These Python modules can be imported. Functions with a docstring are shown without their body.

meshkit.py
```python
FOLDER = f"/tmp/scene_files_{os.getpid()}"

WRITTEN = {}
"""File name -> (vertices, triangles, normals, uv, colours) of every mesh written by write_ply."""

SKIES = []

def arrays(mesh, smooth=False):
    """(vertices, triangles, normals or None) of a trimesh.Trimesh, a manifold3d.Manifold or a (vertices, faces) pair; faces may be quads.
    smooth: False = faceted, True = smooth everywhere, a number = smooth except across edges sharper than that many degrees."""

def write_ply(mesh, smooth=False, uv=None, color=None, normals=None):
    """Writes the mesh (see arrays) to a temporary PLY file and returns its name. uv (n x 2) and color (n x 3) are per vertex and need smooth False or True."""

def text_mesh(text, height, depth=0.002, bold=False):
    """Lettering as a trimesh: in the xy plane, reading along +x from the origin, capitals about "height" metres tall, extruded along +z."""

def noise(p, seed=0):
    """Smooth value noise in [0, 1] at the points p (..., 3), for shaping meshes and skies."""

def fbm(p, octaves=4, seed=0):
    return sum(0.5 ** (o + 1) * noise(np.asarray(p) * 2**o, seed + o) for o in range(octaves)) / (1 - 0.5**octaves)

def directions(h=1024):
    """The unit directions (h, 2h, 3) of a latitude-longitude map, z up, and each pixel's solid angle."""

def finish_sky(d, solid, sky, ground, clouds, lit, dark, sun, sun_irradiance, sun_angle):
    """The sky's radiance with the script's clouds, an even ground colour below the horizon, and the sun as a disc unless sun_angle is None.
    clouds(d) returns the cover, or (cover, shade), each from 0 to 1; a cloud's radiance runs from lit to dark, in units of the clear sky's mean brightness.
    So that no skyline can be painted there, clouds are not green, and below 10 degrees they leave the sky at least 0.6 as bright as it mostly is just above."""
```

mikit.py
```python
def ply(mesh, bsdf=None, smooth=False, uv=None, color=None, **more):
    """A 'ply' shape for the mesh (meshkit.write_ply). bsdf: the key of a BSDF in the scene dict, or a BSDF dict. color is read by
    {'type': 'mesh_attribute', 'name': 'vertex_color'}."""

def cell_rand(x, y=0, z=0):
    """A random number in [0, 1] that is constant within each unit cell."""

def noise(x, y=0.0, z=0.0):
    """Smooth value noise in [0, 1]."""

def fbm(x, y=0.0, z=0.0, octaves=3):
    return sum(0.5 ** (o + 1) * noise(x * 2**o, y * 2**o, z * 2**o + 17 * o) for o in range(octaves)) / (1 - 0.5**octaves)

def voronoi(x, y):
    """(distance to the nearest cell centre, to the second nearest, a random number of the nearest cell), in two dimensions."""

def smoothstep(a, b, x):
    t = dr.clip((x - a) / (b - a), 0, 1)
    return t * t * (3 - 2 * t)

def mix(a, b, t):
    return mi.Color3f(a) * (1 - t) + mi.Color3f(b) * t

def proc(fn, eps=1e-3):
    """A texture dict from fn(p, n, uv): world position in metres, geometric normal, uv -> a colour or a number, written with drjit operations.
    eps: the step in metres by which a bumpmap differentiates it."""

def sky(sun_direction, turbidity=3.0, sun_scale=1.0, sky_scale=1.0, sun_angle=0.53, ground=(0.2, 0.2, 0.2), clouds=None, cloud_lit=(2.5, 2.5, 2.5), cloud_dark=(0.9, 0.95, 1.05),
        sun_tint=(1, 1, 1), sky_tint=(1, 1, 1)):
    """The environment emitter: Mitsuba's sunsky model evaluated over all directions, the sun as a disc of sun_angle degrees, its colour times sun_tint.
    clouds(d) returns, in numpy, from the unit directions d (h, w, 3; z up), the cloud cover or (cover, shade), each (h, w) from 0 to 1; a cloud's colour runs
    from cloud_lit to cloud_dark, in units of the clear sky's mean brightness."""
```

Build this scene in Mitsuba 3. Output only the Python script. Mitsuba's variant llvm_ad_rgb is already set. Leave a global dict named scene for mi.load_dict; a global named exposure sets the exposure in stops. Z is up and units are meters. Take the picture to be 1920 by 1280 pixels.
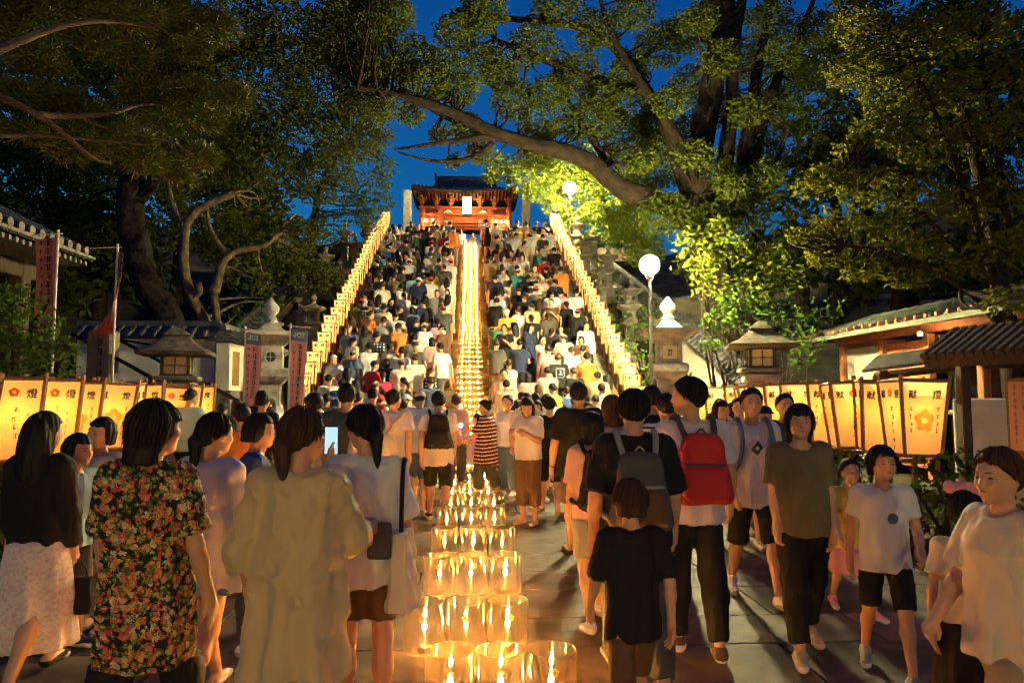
# A night festival: lit paper lanterns, a crowd and rows of candles leading up a long stone stair to a red gate.
import math, random
import numpy as np, trimesh
import drjit as dr
import mitsuba as mi
import mikit, meshkit
from shapely.geometry import Polygon

T = mi.ScalarTransform4f
scene, labels = {}, {}
RNG = np.random.default_rng(11)

# ------------------------------------------------------------------ camera, sky, exposure
EYE = np.array([0.0, 0.0, 1.62])
YAW, PITCH, F = math.radians(3.23), math.radians(4.29), 1400.0      # F in pixels of the 1920-wide photograph
FWD = np.array([math.sin(YAW) * math.cos(PITCH), math.cos(YAW) * math.cos(PITCH), math.sin(PITCH)])
RIGHT = np.array([math.cos(YAW), -math.sin(YAW), 0.0])
UP = np.cross(RIGHT, FWD)
scene['camera'] = {'type': 'perspective', 'fov': math.degrees(2 * math.atan(960 / F)), 'fov_axis': 'x', 'near_clip': 0.05, 'far_clip': 600.0,
                   'to_world': T().look_at(origin=EYE.tolist(), target=(EYE + FWD).tolist(), up=[0, 0, 1])}
exposure = 4.7
scene['dusk_sky'] = mikit.sky([-0.55, 0.8, 0.03], turbidity=2.5, sun_scale=0.0, sky_scale=0.160, sky_tint=(0.025, 0.60, 2.7), ground=(0.1, 0.1, 0.1))
scene['dusk_sky']['sampling_weight'] = 60.0


def at(px, py, Y):
    """World point at distance Y along the shrine's axis, seen at (px, py) of the photograph: used to survey the place."""
    d = FWD * F + RIGHT * (px - 960) + UP * (640 - py)
    return EYE + d * (Y / d[1])


def X(px, Y):
    return float(at(px, 745, Y)[0])


# ------------------------------------------------------------------ small helpers
def rgb(*c):
    return {'type': 'rgb', 'value': [float(x) for x in c]}


def numbered(name):
    if name not in USED:
        USED[name] = 0
        return name
    USED[name] += 1
    return f'{name}_{USED[name]:03d}'


USED = {}


def obj(name, shape, bsdf, parent=None, to_world=None, **more):
    key = numbered((parent + '__' if parent else '') + name)
    s = dict(shape)
    if bsdf is not None:
        s['bsdf'] = {'type': 'ref', 'id': bsdf}
    if to_world is not None:
        s['to_world'] = to_world
    s.update(more)
    scene[key] = s
    return key


def thing(name, label, cat, group=None, kind=None):
    key = numbered(name)
    scene_less.add(key)
    tag(key, label, cat, group, kind)
    return key


scene_less = set()


def stuff(key):
    labels[key] = {'kind': 'stuff'}


def tag(key, label=None, cat=None, group=None, kind=None):
    d = {}
    if label: d['label'] = label
    if cat: d['category'] = cat
    if group: d['group'] = group
    if kind: d['kind'] = kind
    labels[key] = d


def P(mesh, smooth=False, **k):
    return mikit.ply(mesh, None, smooth=smooth, **k)


def box(cx, cy, cz, sx, sy, sz, bev=0.0):
    """An upright block, its vertical and top edges chamfered."""
    hx, hy, hz = sx / 2, sy / 2, sz / 2
    if bev <= 0:
        m = trimesh.creation.box([sx, sy, sz])
    else:
        b = min(bev, hx * .8, hy * .8, hz * .8)
        pts = []
        for a in (-1, 1):
            for c in (-1, 1):
                for e in (-1, 1):
                    pts += [[a * (hx - b), c * hy, e * (hz - b)], [a * hx, c * (hy - b), e * (hz - b)], [a * (hx - b), c * (hy - b), e * hz]]
        m = trimesh.Trimesh(pts).convex_hull if False else trimesh.convex.convex_hull(np.array(pts))
    m.apply_translation([cx, cy, cz])
    return m


def cat(ms):
    return trimesh.util.concatenate([m for m in ms if m is not None])


def tube(pts, rad, sides=8, caps=True):
    p = np.asarray(pts, float)
    r = np.broadcast_to(np.asarray(rad, float), (len(p),))
    t = np.gradient(p, axis=0)
    t /= np.linalg.norm(t, axis=1, keepdims=True) + 1e-12
    ref = np.array([0, 0, 1.0]) if abs(t[0, 2]) < .8 else np.array([1.0, 0, 0])
    a = np.cross(t, ref)
    bad = np.linalg.norm(a, axis=1) < .15
    a[bad] = np.cross(t[bad], [0.3, 1, 0.1])
    a /= np.linalg.norm(a, axis=1, keepdims=True) + 1e-12
    for i in range(1, len(a)):
        a[i] = a[i - 1] - t[i] * np.dot(a[i - 1], t[i])
        a[i] /= np.linalg.norm(a[i]) + 1e-12
    b = np.cross(t, a)
    ang = np.arange(sides) * 2 * np.pi / sides
    v = p[:, None] + r[:, None, None] * (np.cos(ang)[None, :, None] * a[:, None] + np.sin(ang)[None, :, None] * b[:, None])
    n = len(p)
    i, j = np.meshgrid(np.arange(n - 1), np.arange(sides), indexing='ij')
    q = np.stack([i * sides + j, i * sides + (j + 1) % sides, (i + 1) * sides + (j + 1) % sides, (i + 1) * sides + j], -1).reshape(-1, 4)
    f = np.vstack([q[:, [0, 1, 2]], q[:, [0, 2, 3]]])
    v = v.reshape(-1, 3)
    if caps:
        v = np.vstack([v, p[0], p[-1]])
        k = np.arange(sides)
        f = np.vstack([f, np.stack([k * 0 + n * sides, (k + 1) % sides, k], 1), np.stack([k * 0 + n * sides + 1, k + (n - 1) * sides, (k + 1) % sides + (n - 1) * sides], 1)])
    m = trimesh.Trimesh(v, f, process=False)
    return m


def spline(pts, n):
    from scipy.interpolate import CubicSpline
    p = np.asarray(pts, float)
    s = np.r_[0, np.cumsum(np.linalg.norm(np.diff(p[:, :3], axis=0), axis=1))]
    return CubicSpline(s, p, axis=0)(np.linspace(0, s[-1], n))


def lathe(prof, sides=16, square=False, power=1.0):
    """Rings of the given (radius, z) stacked up; square=True makes a four-sided body with chamfered corners."""
    prof = np.asarray(prof, float)
    if square:
        c = .16
        ring = []
        for q in range(4):
            a = q * np.pi / 2
            R = np.array([[math.cos(a), -math.sin(a)], [math.sin(a), math.cos(a)]])
            ring += [R @ [1, -1 + c], R @ [1, 1 - c]]
        ring = np.array(ring)
    else:
        a = np.arange(sides) * 2 * np.pi / sides
        ring = np.stack([np.cos(a), np.sin(a)], 1)
    k = len(ring)
    v = np.concatenate([np.c_[ring * r, np.full(k, z)] for r, z in prof])
    n = len(prof)
    i, j = np.meshgrid(np.arange(n - 1), np.arange(k), indexing='ij')
    q = np.stack([i * k + j, i * k + (j + 1) % k, (i + 1) * k + (j + 1) % k, (i + 1) * k + j], -1).reshape(-1, 4)
    f = np.vstack([q[:, [0, 1, 2]], q[:, [0, 2, 3]]])
    v = np.vstack([v, [0, 0, prof[0, 1]], [0, 0, prof[-1, 1]]])
    jj = np.arange(k)
    f = np.vstack([f, np.stack([jj * 0 + n * k, (jj + 1) % k, jj], 1), np.stack([jj * 0 + n * k + 1, jj + (n - 1) * k, (jj + 1) % k + (n - 1) * k], 1)])
    return trimesh.Trimesh(v, f, process=False)


def moved(m, x=0, y=0, z=0, rz=0, s=1.0):
    m = m.copy()
    if s != 1.0: m.apply_scale(s)
    if rz: m.apply_transform(trimesh.transformations.rotation_matrix(math.radians(rz), [0, 0, 1]))
    m.apply_translation([x, y, z])
    return m


def place(x, y, z, rz=0, s=1.0):
    return T().translate([float(x), float(y), float(z)]).rotate([0, 0, 1], float(rz)).scale(float(s))


# ------------------------------------------------------------------ materials
def diffuse(key, *c):
    scene[key] = {'type': 'twosided', 'b': {'type': 'diffuse', 'reflectance': rgb(*c)}}


def prin(key, c, rough=.6, spec=.4, **k):
    scene[key] = {'type': 'twosided', 'b': {'type': 'principled', 'base_color': c if isinstance(c, dict) else rgb(*c), 'roughness': rough, 'specular': spec, **k}}


def pr(fn, eps=1e-3):
    return mikit.proc(fn, eps)


def mottled(key, a, b, s=6.0, rough=.8, bump=None, spec=.3):
    base = {'type': 'principled', 'base_color': pr(lambda p, n, uv: mikit.mix(a, b, mikit.smoothstep(.25, .75, mikit.fbm(p.x * s, p.y * s, p.z * s, 4)))), 'roughness': rough, 'specular': spec}
    if bump:
        base = {'type': 'bumpmap', 't': pr(lambda p, n, uv: mikit.fbm(p.x * bump[0], p.y * bump[0], p.z * bump[0], 4)), 'scale': bump[1], 'b': base}
    scene[key] = {'type': 'twosided', 'b': base}


mottled('stone', (.20, .185, .16), (.42, .39, .34), 7.0, .85, (24.0, .012))
mottled('stone_dark', (.10, .09, .075), (.22, .20, .165), 5.0, .9, (20.0, .015))
mottled('paving_a', (.058, .043, .033), (.150, .112, .082), 2.6, .66, (26.0, .006), .2)
mottled('paving_b', (.046, .036, .029), (.120, .092, .070), 3.6, .70, (26.0, .006), .2)
mottled('earth', (.03, .028, .018), (.075, .065, .04), 2.0, .95, (10.0, .03))
mottled('plaster', (.50, .46, .37), (.66, .61, .50), 1.6, .9)
mottled('bark', (.010, .007, .005), (.032, .021, .012), 9.0, .9, (14.0, .05))
mottled('bark_pale', (.055, .040, .024), (.125, .090, .055), 9.0, .9, (20.0, .02))
mottled('tile', (.035, .036, .04), (.085, .085, .09), 9.0, .55)
mottled('copper_green', (.10, .12, .085), (.20, .215, .15), 4.0, .7)
mottled('thatch', (.07, .06, .045), (.16, .135, .10), 12.0, .95, (40.0, .02))


def wood(key, a, b, rough=.65):
    scene[key] = {'type': 'twosided', 'b': {'type': 'principled', 'roughness': rough, 'specular': .35,
                  'base_color': pr(lambda p, n, uv: mikit.mix(a, b, mikit.fbm(p.x * 38, p.y * 38, p.z * 5, 3)))}}


wood('wood', (.17, .085, .035), (.34, .18, .075))
wood('wood_dark', (.035, .024, .016), (.085, .058, .036))
wood('wood_grey', (.10, .10, .08), (.20, .195, .155))
wood('wood_orange', (.36, .13, .05), (.52, .21, .085))
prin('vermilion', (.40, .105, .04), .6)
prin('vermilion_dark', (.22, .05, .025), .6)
prin('gold', (.75, .48, .14), .35, .5, metallic=.8)
prin('white_paint', (.72, .70, .64), .6)
prin('black_metal', (.012, .012, .012), .35)
prin('pole_grey', (.18, .18, .17), .45)
prin('pole_white', (.62, .58, .50), .5)
prin('ink', (.028, .016, .010), .8, .1)
for _k, _c in dict(crest_red=(.86, .36, .14), crest_faint=(.93, .74, .42)).items():
    scene[_k] = {'type': 'principledthin', 'base_color': rgb(*_c), 'roughness': .8, 'diff_trans': 1.7}
prin('banner_blue', (.14, .22, .28), .8, .2)
prin('banner_pink', (.68, .34, .30), .8, .2)
prin('banner_red', (.42, .07, .05), .8, .2)
prin('banner_plum', (.28, .13, .13), .8, .2)
prin('glass_dark', (.02, .02, .022), .15)
prin('wax', (.72, .62, .42), .5)
scene['lantern_paper'] = {'type': 'principledthin', 'base_color': rgb(.86, .64, .31), 'roughness': .8, 'diff_trans': 1.15}
scene['stair_paper'] = {'type': 'principledthin', 'base_color': rgb(.90, .80, .46), 'roughness': .8, 'diff_trans': 1.2}
scene['window_paper'] = {'type': 'principledthin', 'base_color': rgb(.80, .72, .52), 'roughness': .8, 'diff_trans': .9}
scene['clear_film'] = {'type': 'blendbsdf', 'weight': .022, 'a': {'type': 'thindielectric', 'int_ior': 1.5},
                       'b': {'type': 'principledthin', 'base_color': rgb(.93, .58, .24), 'roughness': .35, 'diff_trans': 1.1}}
scene['clear_film_small'] = {**scene['clear_film'], 'weight': .018}
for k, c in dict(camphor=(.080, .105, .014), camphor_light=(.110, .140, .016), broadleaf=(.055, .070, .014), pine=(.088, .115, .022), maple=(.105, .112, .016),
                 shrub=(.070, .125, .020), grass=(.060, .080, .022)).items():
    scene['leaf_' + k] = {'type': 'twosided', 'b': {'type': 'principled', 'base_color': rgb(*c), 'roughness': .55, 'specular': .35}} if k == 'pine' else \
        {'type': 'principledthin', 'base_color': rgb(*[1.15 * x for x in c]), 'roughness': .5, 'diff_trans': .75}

# ------------------------------------------------------------------ people: smooth signed distances meshed with surface nets
def nets(f, lo, hi, h):
    lo, hi = np.asarray(lo, np.float32), np.asarray(hi, np.float32)
    c = 4
    nb = np.maximum(np.ceil((hi - lo) / (h * c)).astype(int), 1)
    n = nb * c
    ctr = [lo[k] + (np.arange(nb[k]) * c + (c - 1) / 2) * h for k in range(3)]
    g = np.stack(np.meshgrid(*ctr, indexing='ij'), -1).reshape(-1, 3).astype(np.float32)
    d = f(g)
    act = np.abs(d) < c * h * .9 + .022
    Fg = np.where(d > 0, 1.0, -1.0).astype(np.float32).reshape(nb)
    for k in range(3):
        Fg = np.repeat(Fg, c, axis=k)
    A = np.argwhere(act.reshape(nb)) * c
    o = np.stack(np.meshgrid(*[np.arange(c)] * 3, indexing='ij'), -1).reshape(-1, 3)
    idx = (A[:, None] + o[None]).reshape(-1, 3)
    Fg[idx[:, 0], idx[:, 1], idx[:, 2]] = f((lo + idx * np.float32(h)).astype(np.float32))
    S = Fg < 0
    cnt = sum(S[a:n[0] - 1 + a, b:n[1] - 1 + b, e:n[2] - 1 + e].astype(np.int8) for a in (0, 1) for b in (0, 1) for e in (0, 1))
    cell = np.argwhere((cnt > 0) & (cnt < 8))
    vid = np.full(cnt.shape, -1, np.int64)
    vid[cell[:, 0], cell[:, 1], cell[:, 2]] = np.arange(len(cell))
    C = np.array([[a, b, e] for a in (0, 1) for b in (0, 1) for e in (0, 1)])
    vals = np.stack([Fg[cell[:, 0] + q[0], cell[:, 1] + q[1], cell[:, 2] + q[2]] for q in C], 1)
    pos, num = np.zeros((len(cell), 3)), np.zeros((len(cell), 1))
    for i in range(8):
        for j in range(i + 1, 8):
            if np.abs(C[i] - C[j]).sum() == 1:
                a, b = vals[:, i], vals[:, j]
                on = ((a < 0) != (b < 0))[:, None]
                t = (a / np.where(on[:, 0], a - b, 1))[:, None]
                pos += np.where(on, C[i] + t * (C[j] - C[i]), 0)
                num += on
    v = lo + (cell + pos / np.maximum(num, 1)) * h
    faces = []
    for ax in range(3):
        b, e = (ax + 1) % 3, (ax + 2) % 3
        sl0, sl1 = [slice(1, n[k] - 1) for k in range(3)], [slice(1, n[k] - 1) for k in range(3)]
        sl1[ax] = slice(2, n[ax])
        s0, s1 = S[tuple(sl0)], S[tuple(sl1)]
        w = np.argwhere(s0 != s1)
        flip = s0[w[:, 0], w[:, 1], w[:, 2]]
        w = w + 1
        q = []
        for (db, de) in ((-1, -1), (0, -1), (0, 0), (-1, 0)):
            u = w.copy()
            u[:, b] += db
            u[:, e] += de
            u = np.minimum(u, np.array(cnt.shape) - 1)
            q.append(vid[u[:, 0], u[:, 1], u[:, 2]])
        q = np.stack(q, 1)
        q = np.where(flip[:, None], q, q[:, ::-1])
        faces.append(q[(q >= 0).all(1)])
    q = np.vstack(faces)
    return v, np.vstack([q[:, [0, 1, 2]], q[:, [0, 2, 3]]])


def cap_d(p, a, b, ra, rb):
    a, b = np.asarray(a, np.float32), np.asarray(b, np.float32)
    ab = b - a
    t = np.clip(((p - a) @ ab) / max(float(ab @ ab), 1e-9), 0, 1)
    return np.linalg.norm(p - a - t[:, None] * ab, axis=1) - (ra + t * (rb - ra))


def ell_d(p, c, r):
    q = (p - np.asarray(c, np.float32))
    r = np.asarray(r, np.float32)
    k0 = np.linalg.norm(q / r, axis=1)
    k1 = np.linalg.norm(q / (r * r), axis=1)
    return k0 * (k0 - 1) / np.maximum(k1, 1e-6)


def smin(a, b, k):
    h = np.clip(.5 + .5 * (b - a) / k, 0, 1)
    return b + (a - b) * h - k * h * (1 - h)


def rotx(a):
    c, s = math.cos(a), math.sin(a)
    return np.array([[1, 0, 0], [0, c, -s], [0, s, c]])


def rotz(a):
    c, s = math.cos(a), math.sin(a)
    return np.array([[c, -s, 0], [s, c, 0], [0, 0, 1]])


def roty(a):
    c, s = math.cos(a), math.sin(a)
    return np.array([[c, 0, s], [0, 1, 0], [-s, 0, c]])


class Body:
    """A person 1.70 m tall at the origin who looks along +y; lengths scale afterwards."""

    def __init__(self, legs=((0, 0), (0, 0)), arms=((5, 8, 12, 0), (5, 8, 12, 0)), lean=0, head=(0, 0, 0), girth=1.0, hs=1.0, female=False, seed=0, turn=0):
        self.g, self.hs, self.female, self.seed = girth, hs, female, seed
        r = math.radians
        self.legs = []
        for side, (f, k) in zip((-1, 1), legs):
            f, k = r(f), r(k)
            hip = np.array([side * .088, 0, .93])
            knee = hip + .43 * np.array([side * .02, math.sin(f), -math.cos(f)])
            ank = knee + .42 * np.array([0, math.sin(f - k), -math.cos(f - k)])
            tilt = max(0.0, -(f - k)) * .55
            toe = ank + np.array([side * .03, .155 * math.cos(tilt), -.055 - .155 * math.sin(tilt)])
            heel = ank + np.array([0, -.035, -.045])
            self.legs.append((hip, knee, ank, toe, heel))
        dz = min(min(l[3][2] - .03, l[4][2] - .035) for l in self.legs)
        self.legs = [tuple(q - [0, 0, dz] for q in l) for l in self.legs]
        self.dz = -dz
        self.R = rotx(-r(lean)) @ rotz(r(turn))      # of the upper body about the waist
        self.c = np.array([0, 0, .97 - dz])
        self.Rh = rotz(r(head[0])) @ rotx(r(-head[1])) @ roty(r(head[2]))
        self.arms = []
        w = .165 if female else .185
        for side, (f, a, e, inw) in zip((-1, 1), arms):
            f, a, e = r(f), r(a), r(e)
            sh = np.array([side * w, -.012, 1.385])
            el = sh + .285 * np.array([side * math.sin(a), math.sin(f) * math.cos(a), -math.cos(f) * math.cos(a)])
            d = np.array([side * math.sin(a) * .4 - side * inw, math.sin(f + e), -math.cos(f + e)])
            d /= np.linalg.norm(d)
            wr = el + .245 * d
            n = np.array([-side * 1.0, 0, 0]) - d * (-side * d[0])
            if np.linalg.norm(n) < .2: n = np.array([0, -1.0, 0])
            n /= np.linalg.norm(n)
            self.arms.append((sh, el, wr, d, n, np.cross(n, d) * side, side))

    # frames
    def up(self, p):
        return ((p - self.c.astype(np.float32)) @ self.R.astype(np.float32) + np.array([0, 0, .97], np.float32)).astype(np.float32)

    def up_inv(self, p):
        return (np.asarray(p) - [0, 0, .97]) @ self.R.T + self.c

    def hd(self, u):
        """Head frame: origin at the skull's middle."""
        nk = np.array([0, .0, 1.50], np.float32)
        return (((u - nk) @ self.Rh.astype(np.float32)) - np.array([0, .02, .105 * self.hs], np.float32)) / np.float32(self.hs)

    def hd_inv(self, q):
        u = (np.asarray(q) * self.hs + [0, .02, .105 * self.hs]) @ self.Rh.T + [0, 0, 1.50]
        return self.up_inv(u)

    def head_d(self, u, fine):
        q = self.hd(u)
        d = ell_d(q, (0, 0, .012), (.075, .095, .103))
        d = smin(d, ell_d(q, (0, .036, -.045), (.056, .052, .062)), .035)
        d = smin(d, cap_d(q, (0, .066, -.082), (0, .070, -.084), .024, .02), .03)
        if fine:
            d = smin(d, cap_d(q, (0, .090, .012), (0, .106, -.022), .007, .0125), .014)
            for s in (-1, 1):
                d = -smin(-d, ell_d(q, (s * .031, .094, .010), (.017, .013, .010)), .012)
                d = smin(d, ell_d(q, (s * .076, -.004, -.012), (.010, .020, .030)), .008)
                d = smin(d, ell_d(q, (s * .036, .066, -.018), (.022, .018, .02)), .02)
            d = smin(d, cap_d(q, (-.016, .090, -.048), (.016, .090, -.048), .0065, .0065), .008)
        else:
            d = smin(d, cap_d(q, (0, .085, .01), (0, .104, -.02), .008, .014), .015)
        return d * self.hs

    def arm_d(self, u, A, hand=True, wrist=True):
        sh, el, wr, d, n, l, side = A
        g = self.g if not self.female else self.g * .86
        o = cap_d(u, sh, el, .047 * g, .039 * g)
        m = el + (wr - el) * .3
        o = smin(o, cap_d(u, el, m, .038 * g, .040 * g), .02)
        o = smin(o, cap_d(u, m, wr, .039 * g, .026 * g), .02)
        if hand:
            o = smin(o, cap_d(u, wr, wr + d * .075, .025, .028), .02)
            o = smin(o, cap_d(u, wr + d * .08, wr + d * .15 + n * .03, .026, .016), .02)
            o = smin(o, cap_d(u, wr + d * .02 + l * .02, wr + d * .085 + l * .045 + n * .02, .013, .010), .01)
        return o

    def body_d(self, p, hand=True, fine=False):
        u = self.up(p)
        g = self.g
        hipw = 1.04 if self.female else .98
        d = ell_d(p, (0, -.005, .95 + self.dz), (.158 * g * hipw, .115 * g, .125))
        d = smin(d, ell_d(u, (0, 0, 1.09), ((.118 if self.female else .135) * g, .098 * g, .16)), .06)
        d = smin(d, ell_d(u, (0, -.006, 1.27), ((.142 if self.female else .165) * g, .112 * g, .165)), .05)
        w = self.arms[0][0][0]
        d = smin(d, cap_d(u, (w * .8, -.012, 1.392), (-w * .8, -.012, 1.392), .058, .058), .05)
        d = smin(d, cap_d(u, (0, -.012, 1.40), (0, .010, 1.53), .056, .048), .035)
        d = smin(d, self.head_d(u, fine), .018)
        for A in self.arms:
            d = smin(d, self.arm_d(u, A, hand), .025)
        return smin(d, self.legs_d(p), .03)

    def legs_d(self, p, add=0.0, foot=True):
        g, d = self.g * (.98 if self.female else 1.0), None
        for hip, knee, ank, toe, heel in self.legs:
            o = cap_d(p, hip, knee, .085 * g + add, .055 * g + add)
            mid = knee + (ank - knee) * .32 + np.array([0, -.018, 0])
            o = smin(o, cap_d(p, knee, mid, .052 * g + add, .055 * g + add), .03)
            o = smin(o, cap_d(p, mid, ank, .054 * g + add, .034 * g + add), .03)
            if foot:
                o = smin(o, cap_d(p, heel, toe, .036, .028), .025)
            d = o if d is None else smin(d, o, .025)
        return d

    def mesh_body(self, h, fine=False):
        lo, hi = self.bounds()
        v, f = nets(lambda p: self.body_d(p, hand=not fine, fine=False), lo, hi, h)
        ms = [trimesh.Trimesh(v, f, process=False)]
        if fine:
            hv = [self.hd_inv(q) for q in ((0, 0, 0),)][0]
            v, f = nets(lambda p: smin(self.head_d(self.up(p), True), cap_d(self.up(p), (0, -.012, 1.40), (0, .010, 1.53), .056, .048), .03), hv - .155, hv + .155, .0064)
            keep = self.hd(self.up(v.astype(np.float32)))[:, 2] > -.115
            f = f[keep[f].all(1)]
            ms.append(trimesh.Trimesh(v, f, process=False))
            for A in self.arms:
                ms.append(self.mesh_hand(A))
            # where the fine pieces lie, the coarse skin is cut away
            q = self.hd(self.up(ms[0].vertices.astype(np.float32)))
            cutoff = q[:, 2] > -.10
            fm = ms[0].faces
            ms[0] = trimesh.Trimesh(ms[0].vertices, fm[~cutoff[fm].all(1)], process=False)
            ms[0].remove_unreferenced_vertices()
            ms[1].remove_unreferenced_vertices()
        return cat(ms)

    def mesh_hand(self, A):
        sh, el, wr, d, n, l, side = A
        segs = [(wr - d * .05, wr + d * .01, .028, .026), (wr, wr + d * .07 + l * .022, .022, .019), (wr, wr + d * .07 - l * .022, .022, .019), (wr + d * .02, wr + d * .075, .022, .02)]
        curl = .55 + .25 * math.sin(self.seed)
        fing = []
        for k, (o, ln) in enumerate(((.030, .072), (.010, .080), (-.011, .074), (-.031, .058))):
            a = wr + d * .078 + l * o
            c1 = curl * (.55 + .12 * k)
            b = a + (d * math.cos(c1) + n * math.sin(c1) + l * o * .8) * ln * .5
            e = b + (d * math.cos(c1 * 2) + n * math.sin(c1 * 2)) * ln * .52
            fing.append(((a, b, .0092, .0085), (b, e, .0085, .0068)))
        t0, t1 = wr + d * .022 + l * .022, wr + d * .055 + l * .048 + n * .012
        fing.append(((t0, t1, .0125, .0105), (t1, t1 + d * .034 + n * .012 + l * .004, .0105, .0078)))

        def f(p):
            u = self.up(p)
            o = None
            for s in segs:
                q = cap_d(u, *s)
                o = q if o is None else smin(o, q, .015)
            for a, b in fing:
                o = smin(o, smin(cap_d(u, *a), cap_d(u, *b), .006), .006)
            return o
        c = self.up_inv(wr + d * .06)
        v, fa = nets(f, c - .15, c + .15, .0054)
        return trimesh.Trimesh(v, fa, process=False)

    def bounds(self):
        pts = [q for l in self.legs for q in l]
        for A in self.arms:
            pts += [self.up_inv(A[0]), self.up_inv(A[1]), self.up_inv(A[2] + A[3] * .17)]
        pts += [self.hd_inv((x, y, z)) for x in (-.1, .1) for y in (-.12, .12) for z in (-.1, .12)]
        pts = np.array(pts)
        return pts.min(0) - .13, pts.max(0) + .10

    def folds(self, p, amp, s=1.0):
        """Ridged creases, longer than wide, that wander and gather."""
        a = self.seed * 1.7 % 50
        q = np.asarray(p, float) * [1, 1, 1]
        w = .10 * np.stack([meshkit.noise(q * 4.1 + a, 1), meshkit.noise(q * 4.1 + a + 9, 2)], -1)
        f1 = meshkit.noise(np.stack([q[:, 0] * 12 * s + w[:, 0] * 14 + q[:, 2] * 2.5, q[:, 1] * 12 * s, q[:, 2] * 3.1 + w[:, 1] * 10], -1) + a, 3)
        f2 = meshkit.noise(np.stack([q[:, 0] * 9 * s - q[:, 2] * 7, q[:, 1] * 9 * s, q[:, 2] * 8 + q[:, 0] * 5 + w[:, 0] * 12], -1) + 2 * a, 4)
        r = (1 - np.abs(2 * f1 - 1)) ** 2 + .7 * (1 - np.abs(2 * f2 - 1)) ** 2
        return -amp * 2.2 * (r - .6)

    def top_d(self, p, hem=.86, sleeve=.6, ease=.012, flare=.03, neck=.072, fold=.0045):
        u = self.up(p)
        g = self.g
        fw = .86 if self.female else 1.0
        d = ell_d(u, (0, -.006, 1.275), (.168 * g * fw + ease, .118 * g + ease, .17))
        w = abs(self.arms[0][0][0])
        d = smin(d, cap_d(u, (-w * .82, -.014, 1.390), (w * .82, -.014, 1.390), .062 + ease * .6, .062 + ease * .6), .05)
        z = u[:, 2]
        t = np.clip(1.27 - z, 0, 1)
        rx = (.150 if self.female else .160) * g + ease + flare * t * 1.2
        ry = .112 * g + ease + flare * t
        rr = np.sqrt((u[:, 0] / rx) ** 2 + (u[:, 1] / ry) ** 2)
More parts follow.
